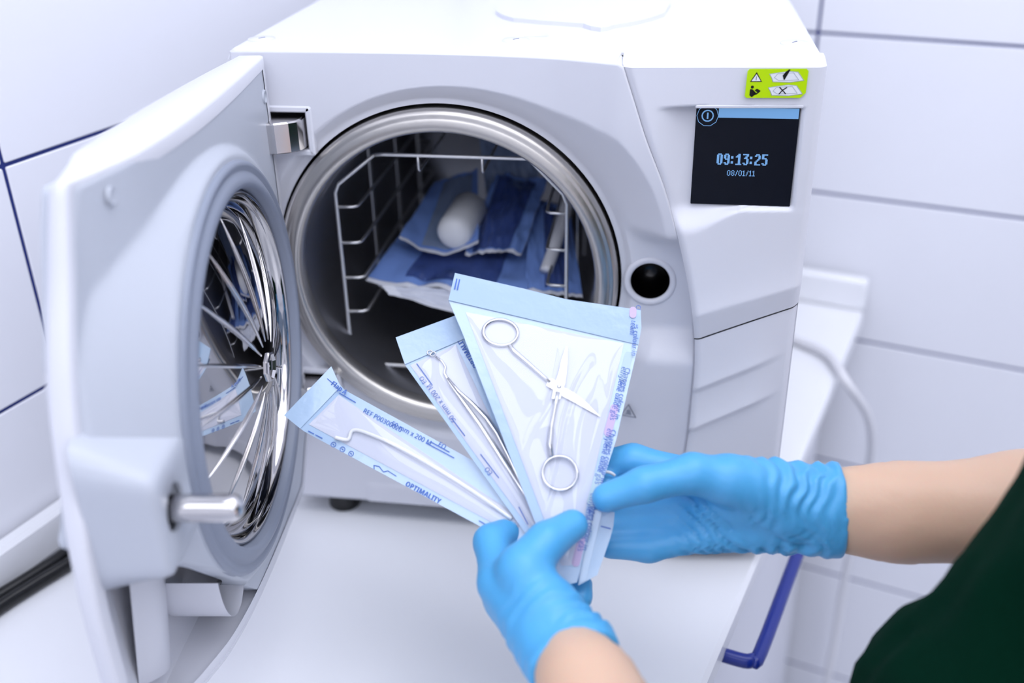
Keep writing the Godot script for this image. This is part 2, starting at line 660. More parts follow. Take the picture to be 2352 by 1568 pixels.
func reach(a: float, inside: Callable) -> float:
	var lo := 0.13
	var hi := 0.5
	for i in 22:
		var m := (lo + hi) / 2.0
		if inside.call(cos(a) * m, sin(a) * m):
			lo = m
		else:
			hi = m
	return lo

func polar_angles(n: int, corners: Array) -> Array:
	var a := []
	for i in n:
		a.append(TAU * i / n - PI)
	for c in corners:
		a.append(atan2(c[1], c[0]))
	a.sort()
	return a

# a sheet between a circle of radius r_in and the outline, z from zf(x, y); skip drops faces
func polar_sheet(angles: Array, inside: Callable, r_in: float, rings_n: int, zf: Callable, skip = null, edge_back := 0.0) -> ArrayMesh:
	var v := PackedVector3Array()
	var idx := PackedInt32Array()
	var n := angles.size()
	for a in angles:
		var r := reach(a, inside)
		for k in rings_n + 1:
			var q := lerpf(r_in, r, float(k) / rings_n)
			var x: float = cos(a) * q
			var y: float = sin(a) * q
			v.append(Vector3(x, y, zf.call(x, y)))
		if edge_back != 0.0:
			v.append(v[-1] + Vector3(0, 0, edge_back))
	var m := rings_n + 1 + (1 if edge_back != 0.0 else 0)
	for i in n:
		for k in m - 1:
			var a := i * m + k
			var b := ((i + 1) % n) * m + k
			var c := (v[a] + v[b] + v[a + 1] + v[b + 1]) / 4.0
			if skip != null and skip.call(c.x, c.y):
				continue
			idx.append_array([a, b, a + 1, b, b + 1, a + 1])
	return commit(v, idx, true)

func front_z(x: float, y: float) -> float:
	var r := sqrt(x * x + y * y)
	var z := curve_at(INNER_Z, x) * lerpf(0.62, 1.0, smoothstep(-0.03, 0.15, y)) - 0.001
	var cone := -0.004 + maxf(0.0, r - 0.152) * 0.9
	z = minf(z, cone) if z > cone else z
	# pocket for the lock housing of the door
	var px := smoothstep(0.118, 0.138, x)
	var py := smoothstep(-0.062, -0.034, y) * (1.0 - smoothstep(0.036, 0.056, y))
	z = lerpf(z, minf(z, 0.001), px * py)
	return z

func open_front(x: float, y: float) -> bool:
	if Vector2(x, y).distance_to(LOCK) < 0.0175:
		return true
	return absf(x + 0.1250) < 0.0198 and (absf(y - 0.1255) < 0.0172 or absf(y + 0.1145) < 0.0172)

func panel_z(x: float, y: float) -> float:
	var xs := edge_x(y) + 0.0045
	var t := clampf((x - xs) / (0.289 - xs), 0.0, 1.0)
	var z := lerpf(0.036, 0.0275, t)
	z -= 0.004 * pow(1.0 - clampf((x - xs) / 0.006, 0.0, 1.0), 2.0) + 0.005 * pow(1.0 - clampf((0.289 - x) / 0.006, 0.0, 1.0), 2.0)
	# recess of the display
	var low := 0.0795 if x > 0.236 else lerpf(0.060, 0.0785, smoothstep(0.198, 0.240, x))
	var deep := smoothstep(0.168, 0.1985, x) * (1.0 - smoothstep(0.2740, 0.2765, x))
	if y < 0.1575 and y > low and deep > 0.0:
		var d := deep
		if y < 0.0825:
			d *= smoothstep(0.0, 1.0, clampf((y - low) / maxf(0.0825 - low, 0.001), 0.0, 1.0))
		z -= (z - 0.0235) * d
	# moulded waves of the lower casing
	var y1 := -0.008 + (x - 0.206) * 0.335
	var y2 := -0.0314 + (x - 0.206) * 0.3775
	if y > y1:
		z += 0.0045 * exp(-(y - y1) / 0.022) * (1.0 if y < low else 0.0)
	elif y > y2:
		z += 0.0045 * (y - y2) / (y1 - y2)
	else:
		for q in [[-0.077, 0.48, 0.0028], [-0.115, 0.52, 0.004]]:
			var yy: float = q[0] + (x - 0.208) * q[1]
			var amp: float = q[2] * (1.0 - smoothstep(0.255, 0.285, x))
			z += amp * (exp(-(y - yy) / 0.016) if y > yy else 1.0 - smoothstep(0.0, 0.007, yy - y))
	return z

func build_autoclave() -> void:
	var a := thing("autoclave", "white tabletop steam autoclave with its round chamber door open", "autoclave")
	a.position = Vector3(0, TABLE_Y, 0)
	var b := holder("housing", a, Transform3D(Basis.IDENTITY, Vector3(0, -TABLE_Y, 0)))
	var ang := polar_angles(360, [[-0.163, 0.188], [-0.163, -0.2375], [0.142, 0.188], [0.1945, -0.2375]])
	part("front_panel", polar_sheet(ang, in_front, 0.1480, 44, front_z, open_front, -0.03), mats.shell, b)
	# side walls, back and base of the casing
	part("side_wall", rbox(Vector3(0.003, 0.426, 0.5), 0.001), mats.shell, b, Vector3(-0.1625, -0.025, -0.25))
	part("side_wall", rbox(Vector3(0.003, 0.426, 0.518), 0.001), mats.shell, b, Vector3(0.2875, -0.025, -0.241))
	part("rear_wall", rbox(Vector3(0.452, 0.426, 0.003), 0.001), mats.shell, b, Vector3(0.0625, -0.025, -0.499))
	part("base_plate", rbox(Vector3(0.45, 0.004, 0.5), 0.001), mats.panel_grey, b, Vector3(0.0625, -0.238, -0.249))
	for p in [[-0.12, 0.0], [0.0, -0.012], [0.24, 0.0], [-0.12, -0.44], [0.24, -0.44]]:
		var ft := part("foot", lathe([[0.0, -0.011], [0.015, -0.011], [0.016, -0.009], [0.014, 0.011], [0.0, 0.011]], 24), mats.black_rubber, b, Vector3(p[0], -0.249, p[1] - 0.02))
		ft.rotation.x = -PI / 2.0
	# lid
	var lid_front := func(x: float) -> float: return (curve_at(INNER_Z, x) - 0.0015) if x < 0.1425 else 0.0
	part("lid", sheet(170, 90, func(s, t):
		var x := lerpf(-0.166, 0.2905, s)
		var z := lerpf(lid_front.call(x), -0.5, pow(t, 1.6))
		var y := 0.1905
		if z < -0.0545:
			var q := pow((x - 0.063) / 0.0172, 2.0) + pow((z + 0.0545) / 0.021, 2.0)
			y -= 0.008 * clampf((1.0 - q) * 2.0, 0.0, 1.0)
		y -= 0.003 * pow(1.0 - clampf((lid_front.call(x) - z) / 0.004, 0.0, 1.0), 2.0)
		y -= 0.006 * pow(1.0 - clampf(minf(x + 0.166, 0.2905 - x) / 0.006, 0.0, 1.0), 2.0)
		return Vector3(x, y, z)), mats.shell, b)
	var cover := part("tank_cover", extrude(poly2([[0.0253, 0.1467], [0.034, 0.127], [0.0456, 0.1127], [0.07, 0.102], [0.1071, 0.0899], [0.114, 0.079], [0.1226, 0.0723], [0.1285, 0.077], [0.1325, 0.0853], [0.146, 0.097], [0.1567, 0.1106], [0.166, 0.126], [0.1727, 0.1408], [0.178, 0.19], [0.16, 0.24], [0.1, 0.265], [0.04, 0.24], [0.022, 0.19]]), 0.0, 0.0035), mats.shell, b, Vector3(0, 0.1905, 0))
	cover.rotation.x = -PI / 2.0
	for p in [[0.0581, -0.0351], [-0.1495, -0.0313], [0.2718, -0.0329]]:
		var cap := part("screw_cap", lathe([[0.0112, -0.0005], [0.0108, 0.0010], [0.0098, 0.0002], [0.0085, 0.0008], [0.0, 0.0012]], 32), mats.shell, b, Vector3(p[0], 0.1905, p[1]))
		cap.rotation.x = -PI / 2.0
		var slot := part("slot", rbox(Vector3(0.006, 0.001, 0.0006), 0.0001), mats.vent_grey, b, Vector3(p[0], 0.1917, p[1] - 0.001))
		slot.rotation = Vector3(-PI / 2.0, 0.9, 0)
	# control panel in two pieces with a dark joint between them
	var joint := func(x: float) -> float: return -0.0314 + (x - 0.206) * 0.3775
	var ctl := part("control_panel", sheet(70, 120, func(s, t):
		var y := lerpf(0.1865, -0.01, t)
		var x := lerpf(edge_x(y) + 0.0045, 0.289, s)
		y = lerpf(0.1865, joint.call(x) + 0.0008, t)
		x = lerpf(edge_x(y) + 0.0045, 0.289, s)
		return Vector3(x, y, panel_z(x, y))), mats.shell, a, Vector3(0, -TABLE_Y, 0))
	part("service_panel", sheet(50, 150, func(s, t):
		var y := lerpf(-0.01, -0.238, t)
		var x := lerpf(edge_x(y) + 0.0045, 0.289, s)
		y = lerpf(joint.call(x) - 0.0008, -0.238, t)
		x = lerpf(edge_x(y) + 0.0045, 0.289, s)
		return Vector3(x, y, panel_z(x, y) - 0.0008)), mats.shell, a, Vector3(0, -TABLE_Y, 0))
	part("top_edge", sheet(40, 8, func(s, t):
		var x := lerpf(0.1445, 0.289, s)
		var z := lerpf(-0.001, panel_z(x, 0.186), t)
		return Vector3(x, 0.1906 - 0.0042 * pow(t, 2.0), z)), mats.shell, ctl)
	part("panel_side", sheet(1, 60, func(s, t):
		var y := lerpf(0.1885, -0.238, t)
		var x := edge_x(y) + 0.0045
		return Vector3(x, y, lerpf(-0.02, panel_z(x, y), s))), mats.shell, ctl)
	part("panel_side", sheet(1, 60, func(s, t):
		var y := lerpf(0.1865, -0.238, t)
		return Vector3(0.289, y, lerpf(0.016, panel_z(0.289, y), s))), mats.shell, ctl)
	part("display_brow", rbox(Vector3(0.0775, 0.0026, 0.0085), 0.0006), mats.shell, ctl, Vector3(0.2368, 0.1586, 0.0268)).rotation.y = 0.065
	build_display(a)
	build_sticker(a)
	# steel flange of the chamber
	part("flange", lathe([[0.1300, -0.060], [0.1455, -0.055], [0.1455, -0.012], [0.1455, -0.001], [0.1448, 0.002], [0.1430, 0.0045], [0.1405, 0.0058], [0.1390, 0.0055], [0.1378, 0.0062], [0.1345, 0.0075], [0.1310, 0.0075], [0.1285, 0.0062], [0.1268, 0.0035], [0.1258, -0.001], [0.1252, -0.008]], 160), mats.satin_steel, a, Vector3(0, -TABLE_Y, 0))
	part("chamber", lathe([[0.1252, -0.006], [0.1245, -0.014], [0.1245, -0.15], [0.1245, -0.41], [0.12, -0.424], [0.1, -0.432], [0.0, -0.436]], 128), mats.chamber_steel, a, Vector3(0, -TABLE_Y, 0))
	# socket for the locking pin
	var sk := part("lock_socket", lathe([[0.0218, -0.0016], [0.0212, 0.0004], [0.0195, 0.0012], [0.0178, 0.0010], [0.0166, 0.0002], [0.0160, -0.002]], 48), mats.shell, a, Vector3(LOCK.x, LOCK.y - TABLE_Y, 0.0015))
	part("bore", lathe([[0.0160, -0.0015], [0.0157, -0.012], [0.0150, -0.030], [0.0, -0.031]], 48), mats.black_rubber, sk)
	# hinges
	for y in [0.125, -0.115]:
		hinge(a, y)
	# hot surface mark and the lower service flap
	var mk := part("hot_surface_mark", stroke([[0, 0.0062], [0.0066, -0.0052], [-0.0066, -0.0052], [0, 0.0062], [0.0066, -0.0052]], 0.0009, 0.0002), mats.mark_grey, a, Vector3(0.1585, -0.1075 - TABLE_Y, front_z(0.1585, -0.1075) + 0.0022))
	mk.rotation.y = -0.24
	part("steam_symbol", extrude(poly2([[-0.0026, -0.0036], [0.0026, -0.0036], [0.0026, -0.0026], [0.0016, -0.0024], [0.0018, 0.0004], [0.0008, 0.0010], [0.0, 0.0002], [-0.001, 0.0012], [-0.0018, 0.0], [-0.0014, -0.0024], [-0.0026, -0.0026]]), 0.0, 0.0002), mats.mark_grey, mk)
	part("service_flap", sheet(40, 6, func(s, t):
		var x := lerpf(-0.091, 0.10, s)
		var y := lerpf(-0.2165, -0.2385, t)
		var e := minf(minf(s * 190.0, (1.0 - s) * 190.0), t * 22.0)
		return Vector3(x, y, front_z(x, y) + 0.0016 * clampf(e, 0.0, 1.0) - 0.0004)), mats.shell, a, Vector3(0, -TABLE_Y, 0))
	build_door(a)

func hinge(a: Node3D, y: float) -> void:
	var plan := [[-0.1085, -0.004], [-0.1085, 0.0105], [-0.1105, 0.0165], [-0.116, 0.0215], [-0.126, 0.0265], [-0.138, 0.0290], [-0.150, 0.0290], [-0.150, 0.008], [-0.138, 0.004], [-0.128, -0.004]]
	var rings := []
	for e in [[-0.0125, 0.9], [-0.0115, 1.0], [0.0115, 1.0], [0.0125, 0.9]]:
		var r := PackedVector3Array()
		for q in plan:
			r.append(Vector3(lerpf(-0.13, q[0], e[1]), y + e[0] - TABLE_Y, lerpf(0.014, q[1], e[1])))
		rings.append(r)
	var h := part("hinge", loft(rings, true, true, true, false), mats.chrome, a)
	for q in [[0.0445, 0.0052, 0.0, 0.0178], [0.0445, 0.0052, 0.0, -0.0178], [0.0052, 0.0404, 0.0202, 0.0], [0.0052, 0.0404, -0.0202, 0.0]]:
		part("slot_bezel", rbox(Vector3(q[0], q[1], 0.008), 0.0012), mats.shell, h, Vector3(-0.1250 + q[2], y - TABLE_Y + 0.0005 + q[3], 0.0008))

const GLYPHS := {
	"0": ["01110", "11011", "11011", "11011", "11011", "11011", "11011", "11011", "01110"],
	"1": ["00110", "01110", "11110", "00110", "00110", "00110", "00110", "00110", "11111"],
	"2": ["01110", "11011", "00011", "00011", "00110", "01100", "11000", "11000", "11111"],
	"3": ["11111", "00011", "00110", "01110", "00011", "00011", "00011", "11011", "01110"],
	"5": ["11111", "11000", "11000", "11110", "00011", "00011", "00011", "11011", "01110"],
	"8": ["01110", "11011", "11011", "01110", "11011", "11011", "11011", "11011", "01110"],
	"9": ["01110", "11011", "11011", "11011", "01111", "00011", "00011", "11011", "01110"],
	":": ["000", "000", "110", "110", "000", "000", "110", "110", "000"],
	"/": ["0001", "0001", "0010", "0010", "0100", "0100", "0100", "1000", "1000"],
}
const THIN := {
	"0": ["0110", "1001", "1001", "1001", "1001", "1001", "0110"],
	"1": ["010", "110", "010", "010", "010", "010", "111"],
	"8": ["0110", "1001", "1001", "0110", "1001", "1001", "0110"],
	"/": ["001", "001", "010", "010", "010", "100", "100"],
}

func pixel_text(s: String, table: Dictionary, w: float, h: float) -> ArrayMesh:
	var cols := 0
	for ch in s:
		cols += table[ch][0].length() + 1
	var rows: int = table[s[0]].size()
	var px := w / (cols - 1)
	var py := h / rows
	var v := PackedVector3Array()
	var idx := PackedInt32Array()
	var x0 := -w / 2.0
	for ch in s:
		var g: Array = table[ch]
		for r in rows:
			for c in g[r].length():
				if g[r][c] == "1":
					var k := v.size()
					var x: float = x0 + c * px
					var y: float = h / 2.0 - r * py
					v.append_array([Vector3(x, y, 0), Vector3(x + px, y, 0), Vector3(x + px, y - py, 0), Vector3(x, y - py, 0)])
					idx.append_array([k, k + 1, k + 2, k, k + 2, k + 3])
		x0 += (g[0].length() + 1) * px
	return commit(v, idx, false)

func build_display(a: Node3D) -> void:
	var z := 0.0262
	var d := part("display", rbox(Vector3(0.0742, 0.0752, 0.003), 0.0004), mats.screen, a, Vector3(0.2366, 0.1194 - TABLE_Y, z - 0.0015))
	part("status_bar", rbox(Vector3(0.0572, 0.0075, 0.0003), 0.0001), mats.screen_glow, d, Vector3(0.0077, 0.0333, 0.0016))
	part("power_ring", lathe([[0.0080, 0.0], [0.0080, 0.0002], [0.0076, 0.0002], [0.0076, 0.0]], 10, false), mats.screen_glow, d, Vector3(-0.0287, 0.0308, 0.0016))
	part("power_ring", lathe([[0.0045, 0.0], [0.0045, 0.0002], [0.0036, 0.0002], [0.0036, 0.0]], 14, false), mats.screen_glow, d, Vector3(-0.0287, 0.0308, 0.0017))
	part("power_bar", rbox(Vector3(0.0012, 0.0046, 0.0003), 0.0001), mats.screen_glow, d, Vector3(-0.0287, 0.0308, 0.0017))
	part("clock_time", pixel_text("09:13:25", GLYPHS, 0.0372, 0.0086), mats.screen_glow, d, Vector3(-0.0012, -0.0017, 0.0017))
	part("clock_date", pixel_text("08/01/11", THIN, 0.0205, 0.0044), mats.screen_glow, d, Vector3(-0.0012, -0.0123, 0.0017))

func build_sticker(a: Node3D) -> void:
	var base := []
	for q in [[-0.0198, 0.0103], [0.0198, 0.0103], [0.0213, 0.0088], [0.0210, -0.0068], [0.0175, -0.0103], [-0.0205, -0.0103], [-0.0218, -0.009], [-0.0213, 0.0088]]:
		base.append(q)
	var s := part("warning_sticker", extrude(poly2(base), 0.0, 0.0004), mats.sticker, a, Vector3(0.2545, 0.1757 - TABLE_Y, 0.0312))
	s.rotation.y = 0.07
	s.set_meta("label", "yellow-green warning sticker with loading pictograms")
	var z := 0.0004
	part("warning_triangle", extrude(poly2([[-0.0148, 0.0082], [-0.0105, 0.0012], [-0.0190, 0.0012]]), 0.0, 0.0001), mats.ink_black, s, Vector3(0, 0, z))
	part("triangle_field", extrude(poly2([[-0.0148, 0.0067], [-0.0115, 0.0018], [-0.0180, 0.0018]]), 0.0, 0.0002), mats.sticker_white, s, Vector3(0, 0, z))
	part("exclamation_mark", extrude(poly2([[-0.0150, 0.0052], [-0.0146, 0.0052], [-0.0146, 0.0024], [-0.0150, 0.0024]]), 0.0, 0.0003), mats.ink_black, s, Vector3(0, 0, z))
	part("reader_head", extrude(ellipse2(-0.0170, -0.0025, 0.0011, 0.0011, 16), 0.0, 0.0001), mats.ink_black, s, Vector3(0, 0, z))
	part("reader_body", extrude(poly2([[-0.0185, -0.0040], [-0.0168, -0.0040], [-0.0158, -0.0062], [-0.0138, -0.0068], [-0.0120, -0.0052], [-0.0110, -0.0056], [-0.0138, -0.0080], [-0.0155, -0.0078], [-0.0160, -0.0092], [-0.0170, -0.0096], [-0.0186, -0.0084]]), 0.0, 0.0001), mats.ink_black, s, Vector3(0, 0, z))
	part("reader_book", extrude(poly2([[-0.0152, -0.0048], [-0.0136, -0.0036], [-0.0128, -0.0044], [-0.0108, -0.0052], [-0.0132, -0.0062]]), 0.0, 0.0002), mats.ink_black, s, Vector3(0, 0, z))
	for k in 2:
		var dy := -0.0096 * k
		part("tray_outline", extrude(poly2([[-0.0060, 0.0068 + dy], [0.0005, 0.0078 + dy], [0.0080, 0.0088 + dy], [0.0142, 0.0082 + dy], [0.0190, 0.0020 + dy], [0.0090, 0.0006 + dy], [-0.0030, 0.0010 + dy], [-0.0042, 0.0040 + dy]]), 0.0, 0.0001), mats.ink_grey, s, Vector3(0, 0, z))
		part("tray_field", extrude(poly2([[-0.0054, 0.0065 + dy], [0.0005, 0.0074 + dy], [0.0080, 0.0084 + dy], [0.0138, 0.0078 + dy], [0.0182, 0.0023 + dy], [0.0090, 0.0010 + dy], [-0.0026, 0.0014 + dy], [-0.0038, 0.0040 + dy]]), 0.0, 0.0002), mats.sticker_white, s, Vector3(0, 0, z))
		part("tray_line", stroke([[0.0150, 0.0026 + dy], [0.0110, 0.0076 + dy], [0.0000, 0.0070 + dy], [-0.0022, 0.0042 + dy], [0.0010, 0.0022 + dy], [0.0150, 0.0026 + dy]], 0.0003, 0.0003), mats.ink_grey, s, Vector3(0, 0, z))
	part("check_mark", extrude(poly2([[0.0035, 0.0058], [0.0044, 0.0050], [0.0052, 0.0080], [0.0075, 0.0100], [0.0085, 0.0098], [0.0062, 0.0074], [0.0052, 0.0028], [0.0044, 0.0028]]), 0.0, 0.0004), mats.ink_black, s, Vector3(0, 0, z))
	for q in [[[0.0022, -0.0026], [0.0068, -0.0072]], [[0.0072, -0.0028], [0.0045, -0.0046], [0.0022, -0.0074]]]:
		part("cross_mark", stroke(q, 0.0007, 0.0004), mats.ink_black, s, Vector3(0, 0, z))

func build_door(a: Node3D) -> void:
	var d := holder("door", a, Transform3D(Basis(Vector3.UP, -1.45211), Vector3(-0.110, -TABLE_Y, 0.169)))
	d.set_meta("label", "open white chamber door with ribbed mirror steel disc")
	var ang := polar_angles(240, [[-0.159, 0.186], [0.139, 0.186], [0.197, -0.187], [-0.109, -0.187], [-0.159, -0.14]])
	var rings := []
	# from the inner lip round the edge to the outer skin
	for e in [[-0.012, 0.0, 0], [-0.003, 0.0, 0], [-0.0008, 0.0008, 0], [0.0, 0.003, 0], [0.0, -0.004, 1], [-0.0015, -0.002, 1], [-0.005, -0.0005, 1], [-0.012, 0.0, 1], [-0.03, 0.002, 1], [-0.07, 0.004, 1], [-0.11, 0.006, 1], [-0.15, 0.007, 1]]:
		var ring := PackedVector3Array()
		for t in ang:
			var r := reach(t, in_door)
			var q: float = maxf(r + e[0], 0.004)
			var x: float = cos(t) * q
			var y: float = sin(t) * q
			var zi := curve_at(INNER_Z, cos(t) * r)
			var lim := zi + lerpf(0.009, 0.018, clampf((0.187 - y) / 0.17, 0.0, 1.0)) + maxf(edge_x(y) - x, 0.0) * 0.55
			var zo := minf(maxf(curve_at(OUTER_Z, x) - 0.006, zi + 0.009), lim)
			ring.append(Vector3(x, y, (zi if e[2] == 0 else zo) + e[1]))
		rings.append(ring)
	part("outer_shell", loft(rings, true, false, true), mats.shell, d)
	part("inner_panel", polar_sheet(ang, in_plate, 0.146, 22, func(x, y):
		var r := sqrt(x * x + y * y)
		return minf(curve_at(INNER_Z, x) + 0.0006, 0.0005 + maxf(0.0, r - 0.151) * 0.95), null, 0.018), mats.panel_grey, d)
	# stiffening ribs inside the hollow lower corner
	part("stiffening_rib", sheet(10, 6, func(s, t): return Vector3(lerpf(0.10, 0.150, s), lerpf(-0.055, -0.180, t) + 0.02 * s, lerpf(0.045, 0.060, t) - 0.010 * sin(PI * s))), mats.shell, d)
	part("stiffening_rib", sheet(12, 4, func(s, t): return Vector3(0.075 + 0.03 * cos(PI * s * 0.7), -0.11 - 0.05 * sin(PI * s * 0.7), lerpf(0.012, 0.055, t))), mats.shell, d)
	part("bottom_lip", sheet(40, 4, func(s, t):
		var x := lerpf(-0.10, 0.192, s)
		return Vector3(x, -0.1865 + 0.003 * t * t, lerpf(curve_at(OUTER_Z, x) - 0.004, curve_at(INNER_Z, x) + 0.0, t))), mats.shell, d)
	# housing of the lock with its pin
	var lr := []
	for e in [[0.042, 0.120, 0.1965, -0.040, 0.060], [0.006, 0.133, 0.196, -0.031, 0.038], [0.0015, 0.1345, 0.1945, -0.030, 0.0355], [0.0, 0.1385, 0.192, -0.027, 0.032], [0.0, 0, 0, 0, 0.0148], [0.0008, 0, 0, 0, 0.0142], [0.0030, 0, 0, 0, 0.0140]]:
		var ring := PackedVector3Array()
		for i in 64:
			var g := TAU * i / 64.0
			var c := Vector2(cos(g), sin(g))
			var r: float = e[4]
			if e[1] > 0.0:
				var kx: float = ((e[2] if c.x > 0.0 else e[1]) - LOCK.x) / (c.x if absf(c.x) > 1e-5 else 1e-5)
				var ky: float = ((e[4] if c.y > 0.0 else e[3]) - LOCK.y) / (c.y if absf(c.y) > 1e-5 else 1e-5)
				r = pow(pow(kx, -10.0) + pow(ky, -10.0), -0.1)
			ring.append(Vector3(LOCK.x + c.x * r, LOCK.y + c.y * r, e[0]))
		lr.append(ring)
	part("lock_housing", loft(lr, true, false, false, true), mats.panel_grey, d)
	part("locking_pin", lathe([[0.0082, 0.036], [0.0082, -0.028], [0.0080, -0.0335], [0.0068, -0.0365], [0.0045, -0.038], [0.0, -0.0385]], 40), mats.chrome, d, Vector3(LOCK.x, LOCK.y - 0.001, 0.0))
	for p in [[0.114, 0.170], [-0.148, 0.158]]:
		part("screw_hole", lathe([[0.0056, 0.0006], [0.0050, -0.0012], [0.0040, -0.0012], [0.0036, 0.0004], [0.0, 0.0005]], 24), mats.panel_grey, d, Vector3(p[0], p[1], curve_at(INNER_Z, p[0]) + 0.0004))
	part("gasket", lathe([[0.1475, 0.003], [0.1468, -0.0010], [0.1450, -0.0030], [0.1425, -0.0032], [0.1400, -0.0018], [0.1385, -0.0022], [0.1360, -0.0042], [0.1320, -0.0056], [0.1290, -0.0052], [0.1275, -0.0030], [0.1270, 0.006]], 144), mats.gasket, d)
	var dome := func(r: float) -> float: return -0.0135 + 0.0255 * pow(r / 0.117, 1.7)
	var prof := [[0.1272, 0.010], [0.1262, 0.0030], [0.1245, 0.0012], [0.1225, 0.0018], [0.1212, 0.0060], [0.1200, 0.0125], [0.1170, 0.0125]]
	for i in 16:
		var r := 0.114 * (1.0 - i / 15.0)
		prof.append([r, dome.call(r)])
	part("steel_disc", lathe(prof, 160), mats.mirror_steel, d)
	var rib := []
	var rad := []
	for i in 15:
		var r := lerpf(0.013, 0.112, i / 14.0)
		var lift := 0.0012 * sin(PI * clampf(i / 14.0, 0.0, 1.0)) - 0.0006 - (0.004 if i == 0 else 0.0)
		rib.append(Vector3(r, 0, dome.call(r) - lift))
		rad.append(0.0007 + 0.0009 * sin(PI * i / 14.0))
	var rib_mesh := tube(rib, rad, 8)
	for k in 16:
		var q := part("rib", rib_mesh, mats.mirror_steel, d)
		q.rotation.z = TAU * k / 16.0 + 0.12
	part("hub", lathe([[0.0115, 0.002], [0.0112, -0.0022], [0.0098, -0.0030], [0.0086, -0.0010], [0.0, -0.0006]], 8, false), mats.chrome, d, Vector3(0, 0, -0.0125))

# ------------------------------------------------------------------ inside the chamber
func build_rack() -> void:
	var r := thing("wire_rack", "steel wire rack with short shelf prongs inside the autoclave chamber", "rack")
	r.position = Vector3(0, -0.106, -0.03)
	var o := Vector3(0, 0.106, 0.03)
	var outline := [[-0.063, 0.0965], [-0.097, 0.070], [-0.1005, 0.062], [-0.1005, -0.078], [-0.096, -0.086], [-0.0777, -0.103], [-0.068, -0.105], [0.068, -0.105], [0.0777, -0.103], [0.097, -0.086], [0.0995, -0.078], [0.0995, 0.058], [0.096, 0.067], [0.068, 0.0962], [0.060, 0.0965], [-0.055, 0.0972], [-0.063, 0.0965]]
	for z in [-0.03, -0.34]:
		var pts := []
		for q in outline:
			pts.append(Vector3(q[0], q[1], z) + o)
		part("frame", tube(pts, [0.0017], 8), mats.wire, r)
	for y in [0.0492, 0.0159, -0.0176, -0.0511]:
		for s in [-1.0, 1.0]:
			var p := [Vector3(0.1 * s, y, -0.03) + o, Vector3(0.086 * s, y + 0.0006, -0.03) + o, Vector3(0.0825 * s, y + 0.0006, -0.033) + o, Vector3(0.0820 * s, y + 0.0006, -0.05) + o, Vector3(0.0820 * s, y + 0.0006, -0.33) + o, Vector3(0.086 * s, y, -0.339) + o, Vector3(0.1 * s, y, -0.34) + o]
			part("shelf_rail", tube(p, [0.0014], 8), mats.wire, r)
	for x in [-0.0256, 0.0288]:
		part("prong", tube([Vector3(x, 0.0972, -0.03) + o, Vector3(x, 0.085, -0.03) + o, Vector3(x, 0.0832, -0.033) + o, Vector3(x, 0.0832, -0.33) + o], [0.0014], 8), mats.wire, r)
	for q in [[-0.1, 0.0, -0.14], [-0.1, 0.0, -0.24]]:
		part("upright", rbox(Vector3(0.0015, 0.15, 0.006), 0.0003), mats.wire, r, Vector3(q[0], q[1], q[2]) + o)
		part("upright", rbox(Vector3(0.0015, 0.15, 0.006), 0.0003), mats.wire, r, Vector3(-q[0], q[1], q[2]) + o)

func chamber_pouch(label: String, p00: Vector3, p10: Vector3, p01: Vector3, p11: Vector3, sag: float, wave: float, inner: Array, border: String, window: String) -> Node3D:
	var t := thing("sterile_pouch", label, "pouch", "sealed pouches inside the chamber")
	var base := (p00 + p10) / 2.0
	t.position = base
	var nrm := (p01 - p00).cross(p10 - p00).normalized()
	if nrm.y + nrm.z < 0.0:
		nrm = -nrm
	var at := func(s: float, u: float, lift: float) -> Vector3:
		var p := p00.lerp(p10, s).lerp(p01.lerp(p11, s), u) - base
		p += nrm * (sag * sin(PI * s) * cos(PI * 0.5 * u) + wave * noise.get_noise_3d(s * 4.0 + sag * 900.0, u * 3.0, wave * 70.0) + lift)
		return p
	part("paper_backing", sheet(28, 24, func(s, u): return at.call(s, u, 0.0)), mats.pouch_back, t)
	part("seal_border", sheet(28, 24, func(s, u): return at.call(s, lerpf(0.03, 1.0, u), 0.0008)), mats[border], t)
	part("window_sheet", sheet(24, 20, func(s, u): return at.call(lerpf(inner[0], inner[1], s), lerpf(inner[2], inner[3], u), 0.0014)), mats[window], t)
	part("film", sheet(24, 24, func(s, u): return at.call(lerpf(inner[0], inner[1], s), lerpf(inner[2], inner[3], u), 0.0020 + 0.007 * sin(PI * s) * sin(PI * u) + 0.003 * sin(PI * s) * noise.get_noise_2d(s * 6.0, u * 5.0))), mats.blue_film, t)
	return t

